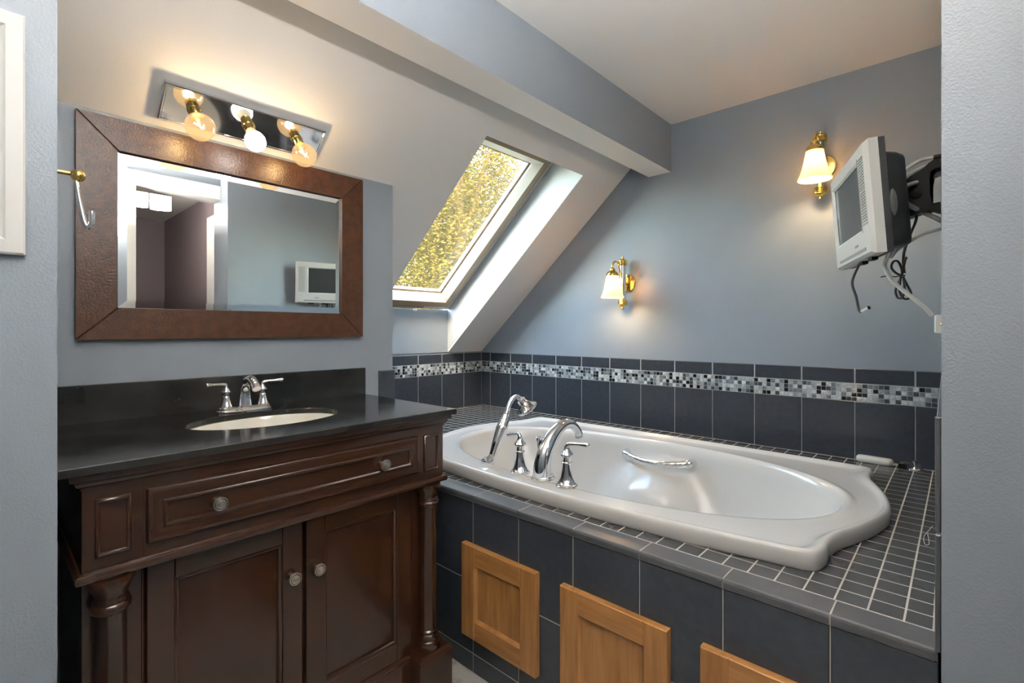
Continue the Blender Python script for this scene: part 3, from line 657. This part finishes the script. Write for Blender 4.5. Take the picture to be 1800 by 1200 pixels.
# ------------------------------------------------------------------ vanity light bar on the slope
bar = thing('vanity_light_bar', 'three-bulb polished chrome light bar on the sloped ceiling above the mirror', 'light fixture', (.59, 1.70, zs(1.70) - .03))
BC = Vector((.592, 1.7015, zs(1.7015)))
MB = frame3(BC, (1, 0, 0), SV, -SN)      # w out of the slope into the room
b = B(); lrect(b, MB, inset(-.236, .236, -.058, .058, [(.010, .0002), (.010, .012), (0, .016), (0, .030), (.003, .034), (.006, .034), (.0075, .033)]), mi=0); finish('housing', b, 'chrome', bar, smooth=False)
for k, x in enumerate((-.154, -.003, .151)):
    P = MB @ Vector((x, 0, .0335)); A = axis(P, -SN)
    if k != 1:
        b = B(); lathe(b, [(.019, 0), (.019, .004), (.0175, .006), (.0175, .040), (.0165, .043)], A, 28); finish('socket', b, 'brass', bar)
        b = B(); gl = [(.0150, .040), (.0165, .048), (.024, .055), (.033, .065), (.0385, .078), (.0395, .088), (.037, .101), (.030, .113), (.019, .121), (.008, .1245), (.0005, .125)]
        lathe(b, gl, A, 36, cap0=False, cap1=True); bo = finish('bulb', b, 'bulb_glass', bar, ang=80)
        b = B(); tube(b, crom([A @ Vector(p) for p in ((-.012, 0, .072), (-.006, .004, .088), (0, 0, .080), (.006, -.004, .088), (.012, 0, .072))], 5), .0012, 6); finish('filament', b, 'filament', bo)
        b = B(); lathe(b, [(.006, .042), (.005, .06), (.0025, .066), (.002, .074)], A, 10); finish('stem', b, 'porcelain', bo)
        col, en_ = (1, .84, .64), .55
    else:
        b = B(); lathe(b, [(.019, 0), (.019, .004), (.0165, .006), (.0155, .030), (.0165, .034)], A, 28); finish('socket', b, 'brass', bar)
        b = B(); lathe(b, [(.0150, .033), (.0175, .050), (.021, .060), (.022, .062)], A, 28); bo = finish('bulb_collar', b, 'white_plastic', bar)
        b = B(); lathe(b, [(.022, .062), (.0275, .070), (.0300, .082), (.0285, .096), (.022, .107), (.012, .113), (.0005, .115)], A, 32, cap0=False, cap1=True); finish('bulb', b, 'led_bulb', bar, ang=80)
        col, en_ = (1, .92, .82), 0
    if en_:
        L_ = bpy.data.lights.new('bulb_light', 'POINT'); L_.energy = en_; L_.color = col; L_.shadow_soft_size = .012
        lo_ = bpy.data.objects.new('bulb_light', L_); COL.objects.link(lo_); place(lo_, A @ Vector((0, 0, .09)), bar)
# ------------------------------------------------------------------ wall sconces on the tub wall
def sconce(y, zc, label):
    t = thing('wall_sconce', label, 'wall lamp', (XT, y, zc - .155), 'bell-shade sconces on the tub wall')
    A = Vector((XT, y, zc))
    b = B(); lathe(b, [(.054, .0003), (.054, .006), (.051, .010), (.040, .013), (.001, .013)], axis(A, (-1, 0, 0)), 40); finish('back_plate', b, 'brass', t)
    b = B(); tube(b, [A + Vector((-.012, 0, 0)), A + Vector((-.05, 0, 0))], .010, 12); finish('stand_off', b, 'brass', t)
    X = XT - .052; M = Matrix.Translation((X, y, zc))
    b = B(); lathe(b, [(.0195, -.118), (.0195, .118)], M, 28); finish('tube', b, 'chrome', t)
    for s in (-1, 1):
        pr = [(.0205, .098), (.0265, .099), (.0280, .103), (.0265, .107), (.0280, .111), (.0265, .115), (.0280, .119), (.0265, .123), (.0270, .127), (.022, .132), (.012, .136), (.005, .139), (.0065, .144), (.006, .149), (.002, .153)]
        b = B(); lathe(b, [(r, s * z) for r, z in pr], M, 28); finish('end_cap', b, 'brass', t)
    xs = XT - .165
    b = B(); tube(b, crom([Vector(p) for p in ((X - .015, y, zc + .03), (X - .03, y, zc + .055), (X - .038, y, zc + .09), (X - .06, y, zc + .112), (xs + .020, y, zc + .112), (xs, y, zc + .090), (xs, y, zc + .065))], 6), .0048, 12); finish('arm', b, 'brass', t)
    Ms = Matrix.Translation((xs, y, zc))
    b = B(); lathe(b, [(.008, .078), (.013, .074), (.016, .066), (.0155, .060), (.024, .054), (.031, .046), (.034, .038), (.0345, .030)], Ms, 32, cap0=True, cap1=False); finish('shade_holder', b, 'brass', t)
    n = 48; prof = [(.031, .036), (.0335, .022), (.037, .002), (.0415, -.022), (.0475, -.048), (.0555, -.072), (.0635, -.090), (.0625, -.0905), (.0545, -.071), (.0465, -.047), (.0405, -.021), (.036, .002), (.0325, .022), (.030, .035)]
    Lp = []
    for r, z in prof:
        Lp.append([Ms @ Vector(((r * (1 + .022 * math.cos(16 * 2 * math.pi * k / n))) * math.cos(2 * math.pi * k / n), (r * (1 + .022 * math.cos(16 * 2 * math.pi * k / n))) * math.sin(2 * math.pi * k / n), z)) for k in range(n)])
    b = B(); quadloop(b, Lp); finish('shade', b, 'bell_glass', t, ang=80)
    b = B(); lathe(b, [(.010, .035), (.011, .02), (.018, .0), (.021, -.018), (.018, -.034), (.009, -.043), (.001, -.045)], Ms, 24); finish('bulb', b, 'sconce_bulb', t)
    b = B(); tube(b, [Vector((X - .021, y - .004, zc - .004)), Vector((X - .021, y - .004, zc - .018))], .003, 8); finish('switch_key', b, 'brass', t)
    L_ = bpy.data.lights.new('sconce_light', 'POINT'); L_.energy = 1.9; L_.color = (1, .74, .44); L_.shadow_soft_size = .02
    lo_ = bpy.data.objects.new('sconce_light', L_); COL.objects.link(lo_); place(lo_, (xs, y, zc - .055), t)
emit('sconce_bulb', (1, .80, .50), 30)
sconce(1.432, 1.421, 'lit brass sconce with bell shade between skylight and wall television')
sconce(.455, 1.876, 'lit brass sconce with bell shade right beside the wall television')
# ------------------------------------------------------------------ television on a wall arm
u = Vector((.942, .336, 0)).normalized(); nf = Vector((-.336, .942, 0)).normalized()
tl = R(4); vv = (Vector((0, 0, 1)) * math.cos(tl) + nf * math.sin(tl)); ww = (nf * math.cos(tl) - Vector((0, 0, 1)) * math.sin(tl))
TVC = Vector((1.657, .2325, 1.479)); MTV = frame3(TVC, u, vv, ww)
tv = thing('television', 'small silver flat television with grey screen on a wall arm', 'television', TVC - Vector((0, 0, .141)))
W, Hh = .192, .141
sc = (-W + .082, W - .030, -Hh + .072, Hh - .042)
b = B(); lrect(b, MTV, [(-W, W, -Hh, Hh, -.030), (-W, W, -Hh, Hh, -.010), (-W + .012, W - .006, -Hh + .006, Hh - .006, 0), (sc[0] - .012, sc[1] + .006, sc[2] - .008, sc[3] + .006, .0005), (sc[0], sc[1], sc[2], sc[3], -.004), (sc[0], sc[1], sc[2], sc[3], -.020)], cap0=True, cap1=False)
finish('bezel', b, 'tv_silver', tv, smooth=False)
b = B(); lrect(b, MTV, [(sc[0], sc[1], sc[2], sc[3], -.012), (sc[0], sc[1], sc[2], sc[3], -.006)]); finish('screen', b, 'tv_screen', tv, smooth=False)
b = B(); lrect(b, MTV, [(sc[0] - .017, sc[0] - .0155, sc[2] - .01, sc[3] + .012, -.001), (sc[0] - .017, sc[0] - .0155, sc[2] - .01, sc[3] + .012, .0014)]); finish('bezel_line', b, 'tv_grey', tv, smooth=False)
b = B()
for k in range(24):
    v = -Hh + .078 + k * .0072
    lrect(b, MTV, [(-W + .018, sc[0] - .024, v, v + .0028, -.001), (-W + .018, sc[0] - .024, v, v + .0028, .0016)])
finish('speaker_grille', b, 'tv_grey', tv, smooth=False)
b = B(); lrect(b, MTV, [(-W + .05, W - .05, -Hh + .014, -Hh + .022, -.002), (-W + .05, W - .05, -Hh + .014, -Hh + .022, .0012)]); finish('disc_slot', b, 'tv_grey', tv, smooth=False)
b = B(); lrect(b, MTV, [(-W + .12, -W + .15, -Hh + .034, -Hh + .040, -.002), (-W + .12, -W + .15, -Hh + .034, -Hh + .040, .0012)]); finish('maker_mark', b, 'tv_grey', tv, smooth=False)
b = B(); lrect(b, MTV, [(-W + .0005, W - .0005, -Hh + .001, Hh - .001, -.0301), (-W + .0005, W - .0005, -Hh + .001, Hh - .001, -.044), (-W + .012, W - .012, -Hh + .012, Hh - .018, -.046)]); finish('back_rim', b, 'tv_black', tv, smooth=False)
def rr(u0, u1, v0, v1, r, w, n=5):
    out = []
    for (cu, cv, a0) in ((u1 - r, v0 + r, -90), (u1 - r, v1 - r, 0), (u0 + r, v1 - r, 90), (u0 + r, v0 + r, 180)):
        for k in range(n + 1):
            a = R(a0 + 90 * k / n); out.append(Vector((cu + r * math.cos(a), cv + r * math.sin(a), w)))
    return out
b = B(); quadloop(b, [[MTV @ p for p in rr(-W + d, W - d, -Hh + .008 + d * .3, Hh - .026 - d * .4, .016, w)] for d, w in ((.014, -.045), (.016, -.054), (.022, -.072), (.034, -.088), (.040, -.092))], cap0=True, cap1=True); finish('back_shell', b, 'tv_black', tv, ang=25)
b = B(); lathe(b, [(.034, .0), (.030, .002), (.001, .003)], MTV @ frame3((-W + .0165, -.02, -.055), (0, 0, 1), (0, 1, 0), (-1, 0, 0)), 24, sx=.26); finish('side_control', b, 'tv_side', tv)
for uu in (-.11, -.02):
    b = B(); lrect(b, MTV, [(uu, uu + .035, -Hh - .008, -Hh + .002, -.032), (uu, uu + .035, -Hh - .008, -Hh + .002, -.018)]); finish('foot_clip', b, 'black_plastic', tv, smooth=False)
def cable(name, pts, r, m, label, n=8, cat='cable'):
    b = B(); tube(b, crom(pts, 6), r, n); o = finish(name, b, m, None); return tag(o, label, cat)
# wall mount
mnt = thing('tv_wall_mount', 'black swivel wall mount holding the television', 'wall mount', (1.72, yr(1.72), 1.42))
bp = MTV @ Vector((-.005, .03, -.094))
b = B(); lrect(b, MTV, inset(-.055, .045, -.045, .055, [(0, -.0925), (0, -.098), (.004, -.101)])); finish('tv_plate', b, 'black_plastic', mnt)
def wall_pt(x, z, o=0): return Vector((x, yr(x) + o, z))
b = B(); MWP = frame3((1.75, yr(1.75), 0), ed, (0, 0, 1), en); lrect(b, MWP, inset(-.05, .05, 1.42, 1.60, [(0, .0003), (0, .003), (.001, .004)])); finish('wall_plate', b, 'black_plastic', mnt)
YP = [(1579, 318), (1604, 312), (1622, 300), (1632, 291), (1640, 285), (1654, 281), (1654, 297), (1645, 299), (1637, 304), (1634, 318), (1636, 345), (1640, 360), (1654, 357), (1654, 374), (1640, 371), (1625, 374), (1600, 383), (1582, 388)]
yp = [on(px, py, 0, 1.70) for px, py in YP]; yp = [(max(p.y, yr(1.7) + .0045), p.z) for p in yp]
b = B(); prism(b, yp, YZ, 1.678, 1.722); bmesh.ops.triangulate(b, faces=[f for f in b.faces if len(f.verts) > 4]); finish('forked_arm', b, 'black_plastic', mnt, smooth=False)
b = B(); lathe(b, [(.012, 0), (.012, .004), (.005, .006)], axis(on(1610, 341, 0, 1.677), (-1, 0, 0)), 20); finish('tilt_knob', b, 'black_plastic', mnt)
b = B(); q = on(1648, 276, 0, 1.70); tube(b, [Vector((1.70, yr(1.7) + .003, q.z)), q + Vector((0, .008, 0))], .007, 10); finish('cable_clip', b, 'black_plastic', mnt)
b = B(); p = MTV @ Vector((-.005, .018, -.112)); tube(b, [p + Z(-.06), p + Z(.05)], .016, 16); finish('pivot', b, 'black_plastic', mnt)
CXP = 1.70
def cp(px, py, x=CXP): return on(px, py, 0, x)
def wp(px, py):  # a point on the end wall seen at this pixel column is grazing: use x=1.72 and sit on the wall
    q = on(px, py, 0, 1.72); return Vector((1.72, yr(1.72) + .004, q.z))
tb = lambda uu, v_: MTV @ Vector((uu, v_, -.090))
cable('coaxial_cable', [tb(-.12, .052), cp(1590, 300, 1.62), cp(1615, 283), cp(1645, 276), wp(1655, 276)], .0048, 'grey_cable', 'upper grey cable looping from television back to wall')
cable('coaxial_cable', [tb(-.105, .036), cp(1592, 312, 1.66), cp(1612, 299, 1.74), cp(1640, 289, 1.76), Vector((1.76, yr(1.76) + .006, wp(1655, 288).z))], .0052, 'grey_cable', 'second grey cable looping over the wall mount arm')
cable('coaxial_cable', [tb(-.125, .020), cp(1592, 327, 1.62), cp(1620, 318), cp(1642, 310), wp(1655, 304)], .0058, 'grey_cable', 'thick grey cable crossing in front of the wall mount')
cable('power_cable', [tb(-.125, -.004), cp(1595, 358, 1.63), cp(1622, 373), cp(1645, 383), wp(1655, 388)], .0058, 'grey_cable', 'grey cable descending from television back to wall')
cable('white_cord', [MTV @ Vector((-.11, -.112, -.075)), cp(1566, 452, 1.60), cp(1580, 437, 1.64), cp(1615, 415), cp(1640, 406), wp(1655, 402)], .0040, 'grey_cable', 'thin grey cord rising from under the television to wall')
cable('antenna_cable', [MTV @ Vector((-.045, -.118, -.078)), cp(1556, 462, 1.66), cp(1558, 475, 1.655), cp(1570, 495, 1.655), cp(1600, 520, 1.66), cp(1625, 540, 1.675), cp(1638, 554, 1.69)], .0052, 'white_plastic', 'white cable from television down to the small wall box')
pb = thing('cable_wall_box', 'small white cable box at the end of the white cable', 'wall outlet', (1.71, yr(1.71), 1.143))
b = B(); lrect(b, frame3((1.71, yr(1.71), 0), ed, (0, 0, 1), en), inset(-.035, .035, 1.1425, 1.1895, [(0, .0003), (0, .014), (.003, .017)])); finish('box', b, 'white_plastic', pb)
b = B(); lathe(b, [(.0035, 0), (.0035, .0045)], axis((1.62, yr(1.62) + .0003, 1.165), en), 10); finish('coax_jack', b, 'brass', pb)
# tied dark power cord hanging under the mount
t = thing('tied_power_cord', 'black power cord tied in a bundle below the television', 'cable', cp(1582, 520))
b = B(); tube(b, crom([MTV @ Vector((.0, -.03, -.100)), cp(1610, 378), cp(1600, 412), cp(1590, 440, CXP + .02), cp(1588, 462, CXP + .03), cp(1590, 480, CXP + .03)], 5), .0034, 8); finish('cord', b, 'dark_cable', t)
def loopc(pts, x=CXP):
    b = B(); tube(b, crom([cp(px, py, x + .03 + dx) for px, py, dx in pts], 6), .0030, 8); finish('cord_loop', b, 'dark_cable', t)
loopc([(1585, 483, 0), (1578, 500, .006), (1574, 512, .006), (1578, 523, 0), (1586, 522, -.006), (1590, 508, -.004), (1588, 486, 0)])
loopc([(1587, 486, .004), (1594, 500, .006), (1601, 514, .004), (1598, 524, 0), (1588, 524, -.004), (1581, 510, -.004), (1583, 486, 0)])
loopc([(1584, 484, 0), (1574, 479, .004), (1567, 470, .004), (1570, 460, 0), (1578, 459, -.002), (1584, 470, -.004), (1586, 484, 0)])
loopc([(1584, 486, -.006), (1588, 470, -.006), (1592, 455, -.006), (1595, 452, -.006)])
b = B(); tube(b, crom([cp(1548, 487, CXP + .02), cp(1558, 485, CXP + .022), cp(1574, 486, CXP + .023), cp(1584, 484, CXP + .02), cp(1591, 484, CXP + .026)], 4), .0016, 6); finish('twist_tie', b, 'dark_cable', t)
# dangling plug cable under the set
t = thing('dangling_cable', 'short dark cable with white plug hanging from the television underside', 'cable', MTV @ Vector((.03, -.21, -.025)))
c0 = MTV @ Vector((.045, -.1415, -.026)); xx = c0.x
b = B(); tube(b, crom([c0, cp(1498, 495, xx), cp(1505, 522, xx), cp(1510, 545, xx), cp(1514, 548, xx - .004)], 6), .0034, 8); finish('cord', b, 'dark_cable', t)
b = B(); tube(b, [cp(1514, 547, xx - .004), cp(1526, 541, xx - .010)], .0042, 10); pl = finish('plug', b, 'white_plastic', t)
b = B(); tube(b, [cp(1526, 541, xx - .010), cp(1529, 540, xx - .011)], .005, 10); finish('plug_tip', b, 'black_plastic', t)
# ------------------------------------------------------------------ small things on the deck
rc = Vector((2.475, .262, DK)); t = thing('bath_remote', 'white rounded handset lying on the tub deck against the wall', 'handset', rc)
q0, q1 = on(1505, 806, 2, DK + .012), on(1571, 820, 2, DK + .012)
q0 = Vector((XT - .035, q0.y * (XT - .035) / q0.x, 0)); q1 = Vector((XT - .040, q1.y * (XT - .040) / q1.x, 0))
dd = (q1 - q0); ln = dd.length; dd.normalize()
MR = frame3(((q0 + q1) / 2) + Z(DK), dd, Vector((-dd.y, dd.x, 0)), (0, 0, 1))
b = B(); quadloop(b, [[MR @ p for p in rr(-ln / 2 + d, ln / 2 - d, -.022 + d, .022 - d, .0205 - d, w, 6)] for d, w in ((.006, .0002), (.001, .005), (0, .016), (.002, .024), (.008, .028))], cap0=True, cap1=True); finish('shell', b, 'white_plastic', t, ang=50)
b = B(); lrect(b, MR, [(ln / 2 - .002, ln / 2 + .014, -.009, .009, .006), (ln / 2 - .002, ln / 2 + .014, -.008, .008, .013)]); finish('neck', b, 'grey_cable', t)
cl = thing('black_clip', 'black metal clip lying beside the white handset', 'clip', (rc.x, q1.y - .03, DK))
e1 = q1 + dd * .016; MCp = frame3(e1 + Z(DK), dd, Vector((-dd.y, dd.x, 0)), (0, 0, 1))
b = B(); prism(b, [(0, .001), (.036, .001), (.030, .004), (.006, .020), (.0, .020)], MCp @ frame3((0, 0, 0), (1, 0, 0), (0, 0, 1), (0, -1, 0)), -.012, .012); finish('body', b, 'black_plastic', cl, smooth=False)
b = B(); tube(b, crom([MCp @ Vector(p) for p in ((.002, -.012, .020), (.022, -.014, .022), (.030, 0, .022), (.022, .014, .022), (.002, .012, .020))], 5), .0015, 6); finish('wire_lever', b, 'pewter', cl)
pg = thing('drain_plug', 'small chrome drain plug standing on the tub deck corner', 'drain plug', (XT - .045, .136, DK))
p0 = on(1608, 820, 2, DK); p0 = Vector((XT - .040, p0.y * (XT - .04) / p0.x, DK + .0002))
b = B(); lathe(b, [(.027, 0), (.0275, .004), (.024, .007), (.010, .009), (.0055, .010)], Matrix.Translation(p0), 28); finish('disc', b, 'chrome', pg)
b = B(); lathe(b, [(.0055, .009), (.0055, .026), (.0075, .028), (.0075, .034), (.0045, .036)], Matrix.Translation(p0), 16); finish('stem', b, 'chrome', pg)
b = B(); tube(b, crom([on(1650, 806, 1, .050) if False else Vector((1.95, yr(1.95) + .0115, .745)), Vector((1.93, yr(1.93) + .0125, .68)), Vector((1.90, yr(1.9) + .013, .600)), Vector((1.80, .062, DK + .0012)), Vector((1.72, .072, DK + .0012)), Vector((1.66, .068, DK + .0012)), Vector((1.67, .060, DK + .0012)), Vector((1.75, .066, DK + .0012))], 6), .0007, 6)
tag(finish('loose_thread', b, 'thread', None), 'thin pale thread trailing over the deck tiles by the end wall', 'thread')
# ------------------------------------------------------------------ robe hook and switch on the vanity side wall
hk = thing('robe_hook', 'brass and chrome robe hook on the wall beside the mirror', 'hook', (XL, 1.35, 1.36))
A = Vector((XL, 1.35, 1.472))
b = B(); lathe(b, [(.015, .0003), (.015, .004), (.010, .007), (.006, .012), (.0048, .018)], axis(A, (1, 0, 0)), 24); finish('rose', b, 'chrome', hk)
b = B(); lathe(b, [(.0048, .016), (.0046, .040)], axis(A, (1, 0, 0)), 16); finish('post', b, 'brass', hk)
bc = A + Vector((.052, 0, -.002)); b = B(); ball(b, bc, .0125, 12); finish('ball', b, 'brass', hk)
b = B(); tube(b, crom([bc + Vector(p) for p in ((-.003, 0, -.010), (.0, -.002, -.035), (.005, -.005, -.070), (.010, -.008, -.098), (.015, -.011, -.106), (.020, -.013, -.100), (.0205, -.014, -.080), (.020, -.014, -.072))], 6), [.0035, .0045, .005, .005, .005, .005, .005, .0045], 12); finish('hook_arm', b, 'chrome', hk)
sw = thing('light_switch', 'white toggle light switch on the wall beside the vanity', 'light switch', (XL, 1.42, 1.10))
MS = frame3((XL, 1.42, 1.155), (0, 1, 0), (0, 0, 1), (1, 0, 0))
b = B(); lrect(b, MS, inset(-.035, .035, -.057, .057, [(0, .0002), (0, .003), (.003, .0055)])); finish('cover_plate', b, 'white_plastic', sw)
b = B(); lrect(b, MS, [(-.004, .004, -.008, .006, .005), (-.0035, .0035, .001, .009, .0155)]); finish('toggle', b, 'white_plastic', sw)
# ------------------------------------------------------------------ white framed panel on the left wall
pn = thing('framed_wall_panel', 'white painted framed panel mounted on the glossy blue-grey wall', 'wall panel', (-.10, YL, 1.268))
ML = frame3((0, YL, 0), (1, 0, 0), (0, 0, 1), (0, -1, 0)); PX0, PX1, PZ0, PZ1 = -.25, .053, 1.268, 1.645
cor = [(PX0, PZ0), (PX1, PZ0), (PX1, PZ1), (PX0, PZ1)]; prof = [(0, .0003), (0, .010), (.003, .0125), (.022, .0125), (.025, .010), (.029, .008), (.033, .010), (.036, .006), (.036, .0003)]
for k in range(4):
    j = (k + 1) % 4; sg = [(1, 1), (-1, 1), (-1, -1), (1, -1)]
    Lp = [[ML @ Vector((cor[k][0] + sg[k][0] * i, cor[k][1] + sg[k][1] * i, w)) for i, w in prof], [ML @ Vector((cor[j][0] + sg[j][0] * i, cor[j][1] + sg[j][1] * i, w)) for i, w in prof]]
    b = B(); quadloop(b, Lp, cap0=True, cap1=True); finish('frame_moulding', b, 'trim_white', pn, smooth=False)
b = B(); lrect(b, ML, [(PX0 + .036, PX1 - .036, PZ0 + .036, PZ1 - .036, .0003), (PX0 + .036, PX1 - .036, PZ0 + .036, PZ1 - .036, .0055)]); finish('panel', b, 'trim_white', pn, smooth=False)
# ------------------------------------------------------------------ lamps outside the frame: bowl lamp added for soft fill light, lamp in the next room
cl = thing('added_fill_lamp', 'added out-of-view white bowl lamp hanging near the doorway for fill light', 'ceiling light', (LX, LY, LZ - .1))
b = B(); lathe(b, [(.06, CEIL - .0003), (.06, CEIL - .012), (.045, CEIL - .022), (.01, CEIL - .024)], Matrix.Translation((LX, LY, 0)), 32); finish('canopy', b, 'brass', cl)
b = B(); tube(b, [Vector((LX, LY, CEIL - .02)), Vector((LX, LY, LZ + .0))], .006, 10); finish('rod', b, 'brass', cl)
b = B(); lathe(b, [(.001, LZ - .07), (.05, LZ - .066), (.10, LZ - .050), (.14, LZ - .022), (.160, LZ + .012), (.157, LZ + .012), (.137, LZ - .018)], Matrix.Translation((LX, LY, 0)), 40, cap1=False); finish('bowl', b, 'fill_lamp_bowl', cl, ang=80)
b = B(); lathe(b, [(.134, LZ - .018), (.11, LZ - .008), (.05, LZ + .004), (.001, LZ + .006)], Matrix.Translation((LX, LY, 0)), 40, cap0=True); finish('diffuser', b, 'fill_lamp_glow', cl, ang=80)
hl = thing('hall_ceiling_lamp', 'chrome four-shade ceiling lamp in the next room', 'ceiling light', (.86, -1.05, 2.08))
b = B(); lathe(b, [(.06, 2.2997), (.06, 2.285), (.02, 2.28)], Matrix.Translation((.86, -1.05, 0)), 28); finish('canopy', b, 'chrome', hl)
b = B(); tube(b, [Vector((.72, -1.05, 2.268)), Vector((1.01, -1.05, 2.268))], .007, 10); finish('crossbar', b, 'chrome', hl)
for x, y, dz in ((.734, -1.05, 0), (.855, -1.10, 0), (.935, -1.02, -.02), (1.0, -1.08, -.005)):
    b = B(); lathe(b, [(.012, 2.268), (.016, 2.255), (.020, 2.245 + dz)], Matrix.Translation((x, y, 0)), 18); finish('shade_cup', b, 'chrome', hl)
    b = B(); lathe(b, [(.020, 2.245 + dz), (.040, 2.243 + dz), (.042, 2.235 + dz), (.042, 2.095 + dz), (.039, 2.095 + dz), (.039, 2.23 + dz)], Matrix.Translation((x, y, 0)), 28, cap0=True, cap1=True); finish('glass_shade', b, 'hall_shade', hl)
# ------------------------------------------------------------------ outside: ground and tree seen through the skylight
b = B(); box(b, -12, 30, 3.2, 34, -2.7, -2.6); structure('ground', b, 'ground_green', 'lawn far below the skylight', 'ground')
random.seed(3)
def tree(c, rad, n, label, leaf=.07):
    c = Vector(c); t = thing('tree', label, 'tree', (c.x, c.y, -2.6), 'trees outside the skylight')
    b = B(); tube(b, crom([Vector((c.x, c.y, -2.6)), Vector((c.x + .1, c.y, 0)), c + Z(-.5), c + Z(rad.z * .6)], 5), [.24, .2, .12, .03], 10)
    finish('trunk', b, 'bark', t)
    for k in range(14):
        a = random.uniform(0, 6.28); e = random.uniform(-.3, .9); d = Vector((math.cos(a) * rad.x, math.sin(a) * rad.y, math.sin(e) * rad.z)) * .8
        s = Vector((c.x, c.y, c.z + random.uniform(-1.2, .6))); b = B(); tube(b, crom([s, s + d * .5 + Z(.2), c + d], 4), [.06, .035, .01], 6); finish('branch', b, 'bark', t)
    vs, fs, mi = [], [], []
    for k in range(n):
        while True:
            p = Vector((random.uniform(-1, 1), random.uniform(-1, 1), random.uniform(-1, 1)))
            if .15 < p.length < 1: break
        lump = .8 + .2 * math.sin(p.x * 7 + p.z * 5) * math.cos(p.y * 6 + p.z * 4)
        q = c + Vector((p.x * rad.x, p.y * rad.y, p.z * rad.z)) * lump
        a = Vector((random.gauss(0, 1), random.gauss(0, 1), random.gauss(0, 1))).normalized(); bb = a.orthogonal().normalized()
        s = leaf * random.uniform(.6, 1.3); i = len(vs)
        vs += [q - a * s, q + bb * s * .45, q + a * s, q - bb * s * .45]; fs.append((i, i + 1, i + 2, i + 3)); mi.append(random.choice((0, 0, 0, 1, 1, 2, 2, 3)))
    me = bpy.data.meshes.new('foliage'); me.from_pydata([tuple(v - c) for v in vs], [], fs); me.update()
    for k in range(4): me.materials.append(MATS['leaf_%d' % k])
    me.polygons.foreach_set('material_index', mi)
    o = inst('foliage', me, c, t); o['kind'] = 'stuff'
tree((6.0, 6.8, 3.0), Vector((3.0, 2.3, 3.6)), 110000, 'golden-leaved tree close outside the skylight', .034)
tree((10.5, 13.2, 4.4), Vector((4.6, 3.4, 5.0)), 70000, 'larger olive-green tree farther behind the skylight', .08)
